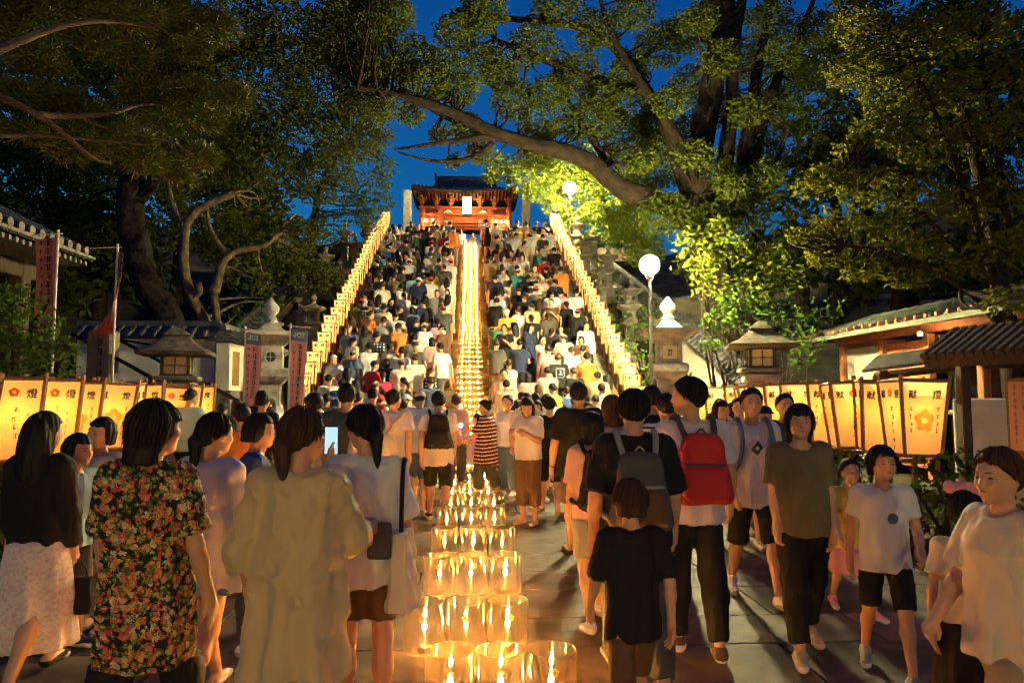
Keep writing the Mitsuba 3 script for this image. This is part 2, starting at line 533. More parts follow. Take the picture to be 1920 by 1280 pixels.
        wave = .010 * np.sin(np.arctan2(u[:, 1], u[:, 0]) * 7 + self.seed) * np.clip(t * 2.2, 0, 1) * (ease / .02 + flare * 8)
        e = (rr - 1) * ry - wave
        # the cloth also clears the hips
        e = np.minimum(e, ell_d(p, (0, -.005, .95 + self.dz), (.158 * g * 1.04 + ease * .7, .115 * g + ease * .7, .15)))
        e = np.maximum(np.maximum(e, hem - z), z - 1.27)
        d = smin(d, e, .03)
        d = np.maximum(d, hem - z)
        for A in self.arms:
            sh, el, wr, dd, n, l, side = A
            if sleeve <= 0: continue
            if sleeve <= 1:
                end = sh + (el - sh) * sleeve
                dr_ = (el - sh) / np.linalg.norm(el - sh)
                s_ = cap_d(u, sh + [-side * .02, 0, 0], el, .056 * g + ease * .9, .056 * g + ease * 1.1)
                s_ = np.maximum(s_, (u - end.astype(np.float32)) @ dr_.astype(np.float32))
            else:
                end = el + (wr - el) * (sleeve - 1)
                s_ = smin(cap_d(u, sh + [-side * .02, 0, 0], el, .056 * g + ease, .050 * g + ease), cap_d(u, el, wr, .050 * g + ease, .042 * g + ease), .02)
                s_ = np.maximum(s_, (u - end.astype(np.float32)) @ dd.astype(np.float32))
            d = smin(d, s_, .028)
        if sleeve <= 0:
            for A in self.arms:
                d = np.maximum(d, -(np.linalg.norm(u - A[0].astype(np.float32), axis=1) - .068))
        d = np.maximum(d, -(np.linalg.norm((u - np.array([0, .012, 1.475], np.float32)) * [1, .9, 1], axis=1) - neck))
        return d + self.folds(u, fold)

    def bottom_d(self, p, kind, length, ease=.012, fold=.004, hem=9.0):
        tuck = .030 * np.clip((p[:, 2] - hem + .01) / .03, 0, 1)
        zw = 1.04 + self.dz
        d = ell_d(p, (0, -.005, .95 + self.dz), (.160 * self.g * 1.03 + ease, .117 * self.g + ease, .135))
        if kind == 'skirt':
            z = p[:, 2]
            t = np.clip((zw - z) / (zw - length), 0, 1)
            ang = np.arctan2(p[:, 1], p[:, 0])
            R = .150 + .05 * np.sqrt(t) + ease * t * 5 + (.012 * np.sin(ang * 9 + self.seed * 2) + .006 * np.sin(ang * 17 + z * 5)) * t
            e = np.sqrt(p[:, 0] ** 2 + (p[:, 1] * 1.12) ** 2) - R
            d = np.maximum(smin(d, e, .02) + 2.2 * tuck, np.maximum(length - z, z - zw))
            return d
        for hip, knee, ank, toe, heel in self.legs:
            mid = knee + (ank - knee) * .32 + np.array([0, -.018, 0])
            o = smin(cap_d(p, hip, knee, .090 * self.g + ease, .064 * self.g + ease * 1.3), cap_d(p, knee, mid, .062 * self.g + ease * 1.3, .063 * self.g + ease), .03)
            o = smin(o, cap_d(p, mid, ank, .062 * self.g + ease, .047 * self.g + ease * 1.2), .03)
            if length <= 1:
                e, n = hip + (knee - hip) * length, knee - hip
            else:
                e, n = knee + (ank - knee) * (length - 1), ank - knee
            n = (n / np.linalg.norm(n)).astype(np.float32)
            o = np.maximum(o, (p - e.astype(np.float32)) @ n)
            d = smin(d, o, .02)
        d = np.maximum(d, p[:, 2] - zw)
        return d + self.folds(p, fold, 1.3) + tuck

    def hair_d(self, p, kind):
        q = self.hd(self.up(p))
        u = self.up(p)
        d = ell_d(q, (0, -.012, .022), (.092, .110, .114))
        if kind in ('short', 'crop'):
            d = np.maximum(d, -.062 - q[:, 2] + .25 * np.maximum(q[:, 1], 0))
            face = (q[:, 1] - .045) * .72 - (q[:, 2] - .052) * .70
            side = np.maximum(q[:, 1] - .012, .034 - q[:, 2]) * 0 + np.minimum(q[:, 1] - .015, .03 - q[:, 2])
            d = np.maximum(np.maximum(d, face), np.minimum(side, .05))
        elif kind in ('bob', 'bowl'):
            low = -.125 if kind == 'bob' else -.058
            d = smin(d, cap_d(q * np.array([1, .92, 1], np.float32), (0, -.022, .0), (0, -.030, low), .095, .086), .02)
            d = np.maximum(d, low - .02 - q[:, 2])
            face = np.minimum(q[:, 1] - .038 + .055 * np.clip((-.01 - q[:, 2]) / .09, 0, 1) + .1 * np.abs(q[:, 0]), (.050 if kind == 'bob' else .060) - q[:, 2])
            d = np.maximum(d, face)
        elif kind in ('long', 'tail', 'bun', 'twin'):
            face = (q[:, 1] - .040) * .75 - (q[:, 2] - .050) * .66
            d = np.maximum(np.maximum(d, face), -.075 - q[:, 2])
            if kind == 'long':
                lng = np.array([.105, .052, .31])
                e = ell_d(u, (0, -.075, 1.42), (.112, .075, .30))
                e = smin(e, cap_d(q, (0, -.03, -.02), (0, -.05, -.12), .084, .08), .03)
                e = np.maximum(e, np.minimum(q[:, 1] - .03, .05 - q[:, 2]))
                d = smin(d, e, .025)
            elif kind == 'tail':
                d = smin(d, cap_d(q, (0, -.105, -.005), (0, -.118, -.05), .026, .036), .012)
                d = smin(d, cap_d(q, (0, -.118, -.05), (.01, -.105, -.23), .040, .016), .015)
            elif kind == 'bun':
                d = smin(d, ell_d(q, (0, -.10, .065), (.045, .04, .045)), .012)
            else:
                for s in (-1, 1):
                    d = smin(d, cap_d(q, (s * .085, -.03, .02), (s * .11, -.04, -.10), .022, .010), .012)
        elif kind == 'cap':
            d = np.maximum(ell_d(q, (0, -.006, .022), (.092, .108, .106)), .028 - q[:, 2])
            brim = np.maximum(ell_d(q, (0, .09, .035), (.075, .085, .012)), 0.02 - q[:, 1])
            return smin(d, brim, .01)
        elif kind == 'hat':
            d = np.maximum(ell_d(q, (0, -.006, .030), (.094, .110, .106)), .025 - q[:, 2])
            return smin(d, ell_d(q, (0, -.004, .030), (.155, .165, .016)), .015)
        ang = np.arctan2(q[:, 0], q[:, 1] + .02)
        return d + .0020 * np.sin(ang * 34 + 3 * np.sin(q[:, 2] * 20)) + .0030 * np.sin(ang * 13 + q[:, 2] * 14 + self.seed) + .007 * (meshkit.noise(np.stack([ang * 2.5, q[:, 2] * 9, q[:, 1] * 5], -1) + self.seed, 6) - .5)

    def strands(self, kind, n, r):
        """Fine locks that lie on the hair and leave it a little: ribbons (vertices, faces)."""
        m = 12
        phi = r.random(n) * 2 * np.pi
        th0, th1 = .15 + 1.0 * r.random(n), 1.75 + .35 * r.random(n)
        t = np.linspace(0, 1, m)
        th = th0[:, None] + (th1 - th0)[:, None] * t
        c = np.array([0, -.012, .022])
        down = np.clip(th - 1.6, 0, None) * (.55 if kind == 'long' else .16 if kind == 'bob' else .05)
        sth = np.sin(np.minimum(th, 1.57))
        g = np.stack([np.cos(phi)[:, None] * sth * .094, np.sin(phi)[:, None] * sth * .112, np.cos(np.minimum(th, 1.75)) * .116 - down], -1) + c
        g = g.reshape(-1, 3)
        w0 = np.array([self.hd_inv(q) for q in g])
        w = w0.copy()
        f = lambda x: self.hair_d(x.astype(np.float32), kind).astype(float)
        for _ in range(4):
            d = f(w)
            e = .004
            gr = np.stack([(f(w + e * a) - f(w - e * a)) / (2 * e) for a in np.eye(3)], -1)
            gr /= np.linalg.norm(gr, axis=1, keepdims=True) + 1e-6
            w = w - gr * np.clip(d - .0015, -.03, .03)[:, None]
        lift = (.002 + .020 * r.random(n) ** 5)[:, None] * t ** 2
        w = w + gr * lift.reshape(-1, 1)
        W, W0, G = w.reshape(n, m, 3), w0.reshape(n, m, 3), gr.reshape(n, m, 3)
        ok = (np.linalg.norm(W - W0, axis=2).max(1) < .10) & (np.linalg.norm(np.diff(W, axis=1), axis=2).max(1) < .06)
        W, G = W[ok], G[ok]
        tan = np.gradient(W, axis=1)
        tan /= np.linalg.norm(tan, axis=2, keepdims=True) + 1e-9
        sd = np.cross(tan, G)
        sd /= np.linalg.norm(sd, axis=2, keepdims=True) + 1e-9
        wid = (.0016 + .0022 * r.random((len(W), 1))) * (1 - .75 * t ** 2)
        v = np.stack([W - sd * wid[..., None], W + sd * wid[..., None]], 2)
        v = v.reshape(-1, 3)
        base = (np.arange(len(W)) * m * 2)[:, None] + (np.arange(m - 1) * 2)[None]
        b = base.reshape(-1, 1)
        return v, np.vstack([b + [0, 1, 3], b + [0, 3, 2]])

    def shoe_d(self, p, i, kind='shoe'):
        hip, knee, ank, toe, heel = self.legs[i]
        d = cap_d(p, heel + [0, 0, -.002], toe + [0, 0.012, 0.004], .044, .037)
        if kind == 'shoe':
            d = smin(d, cap_d(p, ank + [0, 0, -.03], ank + [0, .03, -.03], .043, .04), .02)
        else:
            d = np.maximum(d, (p[:, 2] - (min(heel[2], toe[2]) + .012)))
        return d

    def part(self, fn, h, lo=None, hi=None):
        a, b = self.bounds()
        if lo is not None: a = np.maximum(a, lo)
        if hi is not None: b = np.minimum(b, hi)
        v, f = nets(fn, a - .03, b + .03, h)
        return trimesh.Trimesh(v, f, process=False)


SKIN = ['skin_a', 'skin_b', 'skin_c']
prin('skin_a', (.50, .275, .165), .5)
prin('skin_b', (.44, .235, .14), .5)
prin('skin_c', (.54, .31, .195), .5)
prin('hair_black', (.010, .008, .007), .62, .25)
prin('hair_brown', (.045, .022, .011), .60, .25)
prin('hair_grey', (.20, .19, .17), .5, .4)
prin('lips', (.34, .10, .08), .5)
prin('eye_dark', (.02, .015, .012), .2, .6)
CLOTH = dict(white=(.66, .64, .62), cream=(.62, .54, .40), beige=(.50, .40, .22), grey=(.26, .25, .24), charcoal=(.07, .068, .066), black=(.016, .015, .016), navy=(.022, .03, .07), blue=(.045, .08, .22),
             sky=(.30, .46, .56), red=(.46, .035, .04), crimson=(.50, .04, .10), pink=(.62, .28, .33), orange=(.62, .20, .05), yellow=(.62, .48, .08), lime=(.42, .52, .06), green=(.06, .15, .09), teal=(.06, .20, .20),
             brown=(.12, .065, .035), khaki=(.30, .24, .14), olive=(.135, .115, .06), lavender=(.58, .52, .55), denim=(.09, .13, .21), mustard=(.36, .20, .05), peach=(.66, .40, .28), rose=(.55, .33, .31))
CLOTH_WORD = dict(sky='pale blue', beige='beige', denim='denim blue', rose='dusty pink', lime='lime green')


def crease(p, n, uv):
    w = mikit.noise(p.x * 13, p.y * 13, p.z * 9)
    a = mikit.noise(p.x * 30 + 5 * w, p.y * 30, p.z * 15 + 4 * w)
    b = mikit.noise(p.x * 19 - p.z * 14 + 4 * w, p.y * 19 + 3 * w, p.z * 22)
    return dr.square(1 - dr.abs(2 * a - 1)) + .8 * dr.square(1 - dr.abs(2 * b - 1))


CREASE = pr(crease, 2e-3)
for k, c in CLOTH.items():
    scene['cloth_' + k] = {'type': 'twosided', 'b': {'type': 'bumpmap', 't': CREASE, 'scale': .0055, 'b': {'type': 'principled', 'base_color': rgb(*c), 'roughness': .8, 'specular': .15, 'sheen': .3}}}


def pattern(key, fn):
    scene['cloth_' + key] = {'type': 'twosided', 'b': {'type': 'bumpmap', 't': CREASE, 'scale': .005, 'b': {'type': 'principled', 'base_color': pr(fn), 'roughness': .8, 'specular': .15}}}


def floral(p, n, uv):
    c = mi.Color3f(.016, .020, .012)
    for i, (s, cols) in enumerate(((20.0, ((.52, .045, .035), (.62, .30, .08), (.55, .11, .08))), (29.0, ((.62, .50, .34), (.07, .12, .03), (.58, .16, .12))), (44.0, ((.60, .42, .16), (.10, .15, .04), (.50, .08, .05))))):
        w = .9 * mikit.noise(p.x * 9, p.y * 9, p.z * 9 + 5 * i)
        u, v = (p.x + p.y * .7) * s + w, p.z * s + w + 3.7 * i
        d, e, r = mikit.voronoi(u, v)
        petal = d - .14 * dr.sin(14 * mikit.noise(u * 2.3, v * 2.3, 3.0))
        col = mikit.mix(mikit.mix(cols[0], cols[1], mikit.smoothstep(.33, .36, r)), cols[2], mikit.smoothstep(.66, .7, r))
        col = col * (.55 + .6 * mikit.noise(u * 3, v * 3, 7.0))
        col = mikit.mix(col, (.50, .36, .08), mikit.smoothstep(.14, .09, petal))
        c = mikit.mix(c, col, mikit.smoothstep(.44, .36, petal) * mikit.smoothstep(.25, .30, r if i != 1 else 1 - r))
    return c


pattern('floral', floral)
pattern('stripe', lambda p, n, uv: mikit.mix((.085, .018, .018), (.55, .46, .40), mikit.smoothstep(.70, .76, (p.z * 18 + .25 * dr.sin(p.x * 9)) - dr.floor(p.z * 18 + .25 * dr.sin(p.x * 9)))))
pattern('breton', lambda p, n, uv: mikit.mix((.72, .70, .68), (.02, .02, .025), mikit.smoothstep(.62, .68, p.z * 22 - dr.floor(p.z * 22))))
pattern('check', lambda p, n, uv: mikit.mix((.70, .67, .60), (.025, .025, .03), mikit.smoothstep(.44, .5, .5 * dr.abs(dr.sin(p.x * 42)) + .5 * dr.abs(dr.sin(p.z * 42)))))
pattern('rugby', lambda p, n, uv: mikit.mix((.06, .13, .40), (.70, .66, .55), mikit.smoothstep(.60, .64, p.z * 4.2 - dr.floor(p.z * 4.2)) * mikit.smoothstep(.92, .88, p.z * 4.2 - dr.floor(p.z * 4.2))))
pattern('lace', lambda p, n, uv: mikit.mix((.62, .44, .40), (.74, .62, .56), mikit.smoothstep(.3, .6, mikit.fbm(p.x * 60, p.y * 60, p.z * 60, 3))))
CLOTH_WORD |= dict(floral='flower-printed black', stripe='maroon and white striped', breton='black and white striped', check='black and white checked', rugby='blue and white striped', lace='pale pink lace')


def word(c):
    return CLOTH_WORD.get(c, c)

TOPNAME = dict(tee='shirt', tank='tank_top', blouse='blouse', long='cardigan', dress='dress')


def dress_parts(B, h, top, bottom, hair, shoes, fine=False, face=False):
    """Meshes of one figure: [(part name, shape dict, colour key)]; top = (kind, colour, options), bottom = (kind, colour, length)."""
    out = [('body', P(B.mesh_body(h, fine), True), 'SKIN')]
    hv = B.hd_inv((0, 0, 0))
    hh = min(h, .009 if fine else h)
    kind, col = hair
    if kind in ('cap', 'hat'):
        out.append((kind, P(B.part(lambda p: B.hair_d(p, kind), hh, hv - .22, hv + .22), True), 'cloth_' + col))
        under = B.part(lambda p: np.maximum(B.hair_d(p, 'short') + .004, B.hd(B.up(p))[:, 2] - .03), hh, hv - .2, hv + .2)
        out.append(('hair', P(under, True), 'hair_black'))
    elif kind:
        lo = hv - (.62 if kind == 'long' else .42 if kind in ('tail', 'twin') else .24)
        out.append(('hair', P(B.part(lambda p: B.hair_d(p, kind), hh, lo, hv + .25), True), 'hair_' + col))
        if fine and h < .0150:
            out.append(('hair_strands', P(B.strands(kind, 950 if h < .0145 else 450, np.random.default_rng(int(abs(B.seed) * 10)))), 'hair_' + col))
    tk, tc, to = top
    to = dict(to)
    if tk == 'blouse': to = dict(dict(ease=.018, flare=.09, sleeve=1.25, hem=.72, fold=.006), **to)
    if tk == 'tank': to = dict(dict(sleeve=0, ease=.006, neck=.095), **to)
    if tk == 'long': to = dict(dict(sleeve=1.9), **to)
    if tk == 'dress': to = dict(dict(hem=.50, flare=.10, sleeve=.4), **to)
    to = {'hem': .84, **to}
    to['hem'] = to['hem'] + B.dz
    out.append((TOPNAME[tk], P(B.part(lambda p: B.top_d(p, **to), h), True), 'cloth_' + tc))
    B.top = to
    bk, bc, bl = bottom
    if bk:
        L = bl + (B.dz if bk == 'skirt' else 0)
        out.append((bk, P(B.part(lambda p: B.bottom_d(p, bk, L, hem=to['hem']), h, None, np.array([9, 9, 1.10 + B.dz])), True), 'cloth_' + bc))
    if shoes:
        sk, sc = shoes
        for i in (0, 1):
            c = B.legs[i][2]
            if fine and sk == 'shoe':
                out.append(('sole', P(B.part(lambda p: B.shoe_d(p, i, 'sandal') - .004, min(h, .012), c - .25, c + .25), True), 'cloth_white' if sc != 'white' else 'cloth_grey'))
            out.append(('shoe' if sk == 'shoe' else 'sandal', P(B.part(lambda p: B.shoe_d(p, i, sk), min(h, .016), c - .25, c + .25), True), 'cloth_' + sc))
    if face:
        for s in (-1, 1):
            e = trimesh.creation.icosphere(1, .0095)
            e.vertices = [B.hd_inv((q[0] * 1.15 + s * .031, q[1] * .35 + .0835, q[2] * .42 + .009)) for q in e.vertices]
            out.append(('eye', P(e, True), 'eye_dark'))
            b = tube([B.hd_inv((s * .018, .094, .030)), B.hd_inv((s * .032, .093, .035)), B.hd_inv((s * .047, .084, .030))], [.0018, .0028, .0012], 6)
            out.append(('eyebrow', P(b, True), 'hair_black'))
        m = tube([B.hd_inv((-.022, .088, -.047)), B.hd_inv((-.010, .0975, -.049)), B.hd_inv((0, .0985, -.050)), B.hd_inv((.010, .0975, -.049)), B.hd_inv((.022, .088, -.047))], [.002, .0038, .0042, .0038, .002], 6)
        out.append(('mouth', P(m, True), 'lips'))
    return out


def person(x, y, z, rz, H, label, pose, top, bottom, hair=('short', 'black'), shoes=('shoe', 'white'), skin='skin_a', h=.0115, fine=True, face=False, group=None):
    k = thing('person', label, 'person', group)
    B = Body(**pose)
    M = place(x, y, z, rz, H / 1.70)
    for name, shape, col in dress_parts(B, h, top, bottom, hair, shoes, fine, face):
        q = obj(name, shape, skin if col == 'SKIN' else col, k, M)
        if name == 'hair_strands': stuff(q)
    B.place = (x, y, z, rz, H / 1.70)
    return k, B


def world(B, q):
    """A point of the figure's own frame in the world."""
    x, y, z, rz, s = B.place
    return rotz(math.radians(rz)) @ (np.asarray(q) * s) + [x, y, z]


def backpack(B, label, col, strap_col, w=.15, d=.075, hgt=.22, cz=1.22, pocket=None, n_h=.011):
    k = thing('backpack', label, 'backpack')
    x, y, z, rz, s = B.place
    M = place(x, y, z, rz, s)

    def rbox(u, c, r, q):
        e = np.abs(u - np.asarray(c, np.float32)) - (np.asarray(r, np.float32) - q)
        return np.linalg.norm(np.maximum(e, 0), axis=1) + np.minimum(e.max(1), 0) - q
    yb = -.155 - d
    def taper(u):
        u = u.copy()
        u[:, 0] *= 1 + .30 * np.clip((u[:, 2] - cz) / hgt, -.6, 1)
        u[:, 1] = yb + (u[:, 1] - yb) * (1 + .28 * np.clip((u[:, 2] - cz) / hgt, -.4, 1))
        return u
    f = lambda p: rbox(taper(B.up(p)), (0, yb, cz), (w, d, hgt), .06) + .003 * np.sin(B.up(p)[:, 2] * 40 + B.up(p)[:, 0] * 22)
    c = B.up_inv((0, yb, cz))
    v, fa = nets(f, c - .36, c + .36, n_h)
    obj('bag', P(trimesh.Trimesh(v, fa, process=False), True), 'cloth_' + col, k, M)
    f2 = lambda p: rbox(taper(B.up(p)), (0, yb - d * .75, cz - hgt * .38), (w * .82, d * .6, hgt * .48), .04)
    v, fa = nets(f2, c - .36, c + .36, n_h)
    obj('front_pocket', P(trimesh.Trimesh(v, fa, process=False), True), 'cloth_' + (pocket or col), k, M)
    t = np.linspace(-1, 1, 21)
    zp = [B.up_inv((w * .80 * q, yb - d * (1.04 - .22 * q ** 4), cz + hgt * .14)) for q in t]
    obj('seam_band', P(tube(np.array(zp), .010, 6), True), 'cloth_' + strap_col, k, M)
    obj('grab_loop', P(tube(np.array([B.up_inv(q) for q in spline([(-.03, yb + .02, cz + hgt * .95), (0, yb + .02, cz + hgt * 1.12), (.03, yb + .02, cz + hgt * .95)], 9)]), .007, 6), True), 'cloth_' + strap_col, k, M)
    for sd in (-1, 1):
        pts = spline([(sd * w * .55, yb + .03, cz + hgt * .85), (sd * .105, -.13, 1.425), (sd * .115, -.02, 1.487), (sd * .118, .09, 1.43), (sd * .125, .165, 1.28), (sd * .16, .12, 1.10), (sd * .19, -.02, 1.02), (sd * w * .9, yb + .04, cz - hgt * .75)], 30)
        pts = np.array([B.up_inv(q) for q in pts])
        a = np.array([tube(pts, .019, 6)])[0]
        obj('strap', P(a, True), 'cloth_' + strap_col, k, M)
    return k


def shirt_print(B, polys, cx, cz, s, mat, key, M, front=True):
    """A printed emblem that follows the cloth of the figure's top."""
    ms = []
    sg = 1 if front else -1
    for p in polys:
        m = trimesh.creation.extrude_polygon(p, .003, engine='earcut')
        m = m.subdivide().subdivide() if len(m.faces) < 200 else m
        v = m.vertices
        x, z = cx + v[:, 0] * s * (-1 if front else 1), cz + v[:, 1] * s
        y = np.full(len(v), .34 * sg)
        for _ in range(26):
            q = np.array([B.up_inv(t) for t in np.c_[x, y, z]], np.float32)
            y = y - sg * np.clip(B.top_d(q, **B.top), -.02, .05) * .8
        m.vertices = np.array([B.up_inv(t) for t in np.c_[x, y + sg * (.003 + v[:, 2] * .4), z]])
        ms.append(m)
    stuff(obj('print', P(cat(ms)), mat, key, M))

# ------------------------------------------------------------------ the ground and the hill
S0, RISE, TREAD, NSTEP = 15.4, .15, .31, 55
STOP = S0 + NSTEP * TREAD
TOPZ = NSTEP * RISE


def stair_z(y):
    return float(np.clip((y - S0) / TREAD * RISE, 0, TOPZ))


def hill(x, y):
    x, y = np.asarray(x, float), np.asarray(y, float)
    s = np.clip((y - S0) / TREAD * RISE, 0, TOPZ)
    ax = np.abs(x)
    z = s * np.where(ax < 3.55, 1, .93) - np.where(ax < 3.7, .45, .12)
    out = np.clip((ax - 6.3) / 2.0, 0, 1)
    far = np.clip((y - 16.5) * .36, 0, 9.5) + np.clip((ax - 9) * .22, 0, 6) * np.clip((y - 15) / 6, 0, 1)
    z = z * (1 - out) + far * out
    z = np.where(y < S0, np.minimum(z, np.clip((y - 13.5) * .3, 0, 1) * out * .4) - .035, z)
    z += np.where((ax > 3.7), .16 * (meshkit.fbm(np.stack([x * .7, y * .7, 0 * x], -1), 3, 5) - .5), 0) * np.clip((ax - 3.7) / 1.0, 0, 1)
    return z


gx = np.r_[np.linspace(-220, -30, 12), np.linspace(-28, -8, 26), np.linspace(-7.6, 7.6, 61), np.linspace(8, 28, 26), np.linspace(30, 220, 12)]
gy = np.r_[np.linspace(-160, -12, 10), np.linspace(-10, 12, 34), np.linspace(12.4, 40, 90), np.linspace(41, 70, 20), np.linspace(80, 400, 10)]
GX, GY = np.meshgrid(gx, gy, indexing='ij')
GZ = hill(GX, GY)
n0, n1 = GX.shape
ii, jj = np.meshgrid(np.arange(n0 - 1), np.arange(n1 - 1), indexing='ij')
quad = np.stack([ii * n1 + jj, (ii + 1) * n1 + jj, (ii + 1) * n1 + jj + 1, ii * n1 + jj + 1], -1).reshape(-1, 4)
obj('ground', P((np.stack([GX, GY, GZ], -1).reshape(-1, 3), quad), 40), 'earth')
tag('ground', 'dark earth of the shrine grounds and its hillside', None, None, 'structure')

# stone pavement of the approach, slab by slab
rng = np.random.default_rng(3)
pk = thing('stone_pavement', 'large grey paving slabs of the approach', None, None, 'structure')
y = -3.4
while y < S0 - .02:
    d = min(.84, S0 - y) if y + 1.2 > S0 else .62 + .22 * rng.random()
    x = -4.15 - .4 * rng.random()
    while x < 4.1:
        w = .95 + .75 * rng.random()
        if x + w > 4.0: w = 4.25 - x
        zt = .004 * rng.random()
        m = box(x + w / 2, y + d / 2, zt - .05, w - .012, d - .012, .1, .006)
        m.vertices[:, 2] += np.where(m.vertices[:, 2] > -.02, (m.vertices[:, 0] - x) * .004 * (rng.random() - .5), 0)
        obj('slab', P(m), 'paving_a' if rng.random() < .6 else 'paving_b', pk)
        x += w
    y += d

# ------------------------------------------------------------------ the long stair
st = thing('stone_stairs', 'long steep stone stair climbing to the red gate', 'stairs')
blocks = [P(box(0, 0, 0, w, TREAD + .10, RISE + .03, .012)) for w in (1.98, 1.58, 1.28, 1.80)]
for i in range(NSTEP):
    ws = [1.98, 1.58, 1.28, 1.80]
    order = list(rng.permutation(4))
    x = -3.32
    for k in order:
        obj('step_stone', blocks[k], 'paving_b' if rng.random() < .5 else 'paving_a', st, place(x + ws[k] / 2, S0 + i * TREAD + TREAD / 2 + .05 + .006 * rng.random(), (i + 1) * RISE - (RISE + .03) / 2 + .003 * rng.random()))
        x += ws[k] + .004
slope = math.atan2(RISE, TREAD)
for s in (-1, 1):
    for k in range(11):
        y0 = S0 - .15 + k * 1.745
        L = 1.735 / math.cos(slope)
        m = box(0, L / 2, 0, .30, L, .34, .02)
        m.apply_transform(trimesh.transformations.rotation_matrix(slope, [1, 0, 0]))
        m.apply_translation([s * 3.47, y0, (y0 - S0) / TREAD * RISE + .20])
        obj('curb_stone', P(m), 'stone', st)
tz = thing('terrace', 'paved terrace in front of the red gate', None, None, 'structure')
obj('terrace_slab', P(box(0, STOP + 15.05, TOPZ - .3, 16, 30, .6)), 'paving_a', tz)

# ------------------------------------------------------------------ lettering cut from outlines
GLYPH = {'ken':[[[[-48,29],[-48,39],[-26,39],[-26,50],[-16,50],[-16,39],[6,39],[6,29],[-14,29],[-16,21],[19,21],[19,50],[29,50],[30,44],[37,45],[47,29],[47,24],[43,22],[48,21],[48,11],[31,11],[31,4],[39,-27],[48,-39],[48,-44],[44,-48],[40,-48],[35,-44],[27,-21],[25,-20],[23,-31],[11,-50],[8,-50],[4,-45],[-2,-48],[-13,-48],[-15,-43],[-18,-45],[-24,-45],[-27,-27],[-35,-28],[-35,-48],[-45,-48],[-47,19],[-26,21],[-26,28]],[[31,36],[29,21],[37,21],[37,25]],[[5,-35],[8,-35],[16,-16],[17,11],[5,11]],[[-16,-39],[-5,-38],[-5,-28],[-16,-28]],[[-15,-13],[-16,-18],[-5,-17],[-5,-13]],[[-8,8],[-11,-3],[-5,-3],[-5,9]],[[-26,10],[-22,2],[-20,1],[-16,11]],[[-35,-17],[-26,-18],[-26,-13],[-35,-13]],[[-35,-2],[-29,-2],[-35,7],[-35,7]]]],'tou':[[[[-50,-44],[-44,-35],[-37,-19],[-36,15],[-39,14],[-40,-2],[-48,-2],[-48,6],[-45,27],[-36,27],[-34,50],[-26,48],[-25,23],[-21,31],[-17,29],[-13,33],[-13,45],[11,45],[14,43],[16,48],[24,48],[26,40],[34,47],[40,42],[40,37],[37,37],[31,30],[37,29],[40,34],[44,34],[48,29],[48,26],[39,21],[39,18],[50,8],[45,2],[39,3],[39,-21],[36,-21],[29,-36],[47,-37],[47,-47],[-18,-47],[-19,-39],[-28,-26],[-31,-26],[-32,-35],[-42,-50],[-45,-50]],[[-1,11],[-3,6],[35,7],[30,12]],[[2,-10],[27,-11],[27,-4],[2,-3]],[[6,-23],[10,-37],[16,-37],[21,-30],[23,-21]],[[14,43],[7,21],[23,22]],[[-27,-6],[-22,-19],[-15,-27],[-17,-37],[0,-37],[-5,-21],[-8,-21],[-8,3],[-16,0],[-20,6],[-26,3]],[[-8,34],[-6,31],[0,31],[-1,35]],[[-19,11],[-15,11],[-8,18],[-12,24],[-14,25],[-16,22]]]],'kai':[[[[-48,10],[-47,15],[-21,28],[-7,41],[0,50],[10,45],[8,39],[20,29],[48,15],[44,5],[32,8],[30,11],[26,11],[26,6],[-26,6],[-27,10],[-42,3]],[[1,32],[-16,16],[18,17]]],[[[-44,-15],[-44,-3],[44,-3],[45,-5],[44,-15],[20,-15],[35,-31],[44,-45],[35,-50],[28,-42],[-37,-47],[-40,-37],[-36,-35],[-18,-15]],[[-16,-32],[-6,-34],[16,-32],[18,-30],[18,-28],[10,-21],[15,-15],[-3,-15]]]]}


def glyph_poly(k):
    ps = []
    for rings in GLYPH[k]:
        p = Polygon([(a / 100, b / 100) for a, b in rings[0]], [[(a / 100, b / 100) for a, b in r] for r in rings[1:]])
        ps.append(p.buffer(0))
    return [g for p in ps for g in getattr(p, 'geoms', [p]) if g.area > 1e-5]


def disc(x, y, r, n=12):
    return Polygon([(x + r * math.cos(t), y + r * math.sin(t)) for t in np.arange(n) * 2 * np.pi / n])


def crest_poly():
    from shapely import union_all
    u = union_all([disc(.29 * math.sin(t), .29 * math.cos(t), .185) for t in np.arange(5) * 2 * np.pi / 5]).difference(disc(0, 0, .13))
    return [u] if u.geom_type == 'Polygon' else list(u.geoms)


def brush(r):
    """One small brushed character too small to read: a few strokes."""
    out = []
    for q in range(3):
        yy = .34 - .32 * q + .06 * r.normal()
        w = .25 + .22 * r.random()
        out.append(Polygon([(-w, yy - .05), (w, yy - .02), (w, yy + .06), (-w, yy + .03)]))
    for q in range(2):
        xx = -.2 + .4 * r.random()
        out.append(Polygon([(xx - .045, -.45), (xx + .045, -.42), (xx + .05, .42), (xx - .03, .46)]))
    return out


def print_on(polys, cx, cy, s, face, t=.0025):
    """Polygons (unit size) laid as a thin film on a face: face maps (u, v) metres and an outward offset to 3-D."""
    ms = []
    for p in polys:
        try:
            m = trimesh.creation.extrude_polygon(p, 1.0, engine='earcut')
        except Exception:
            continue
        v = m.vertices
        m.vertices = np.array([face(cx + q[0] * s, cy + q[1] * s, .0015 + q[2] * t) for q in v])
        ms.append(m)
    return ms


KEN, TOU, CREST = glyph_poly('ken'), glyph_poly('tou'), crest_poly()


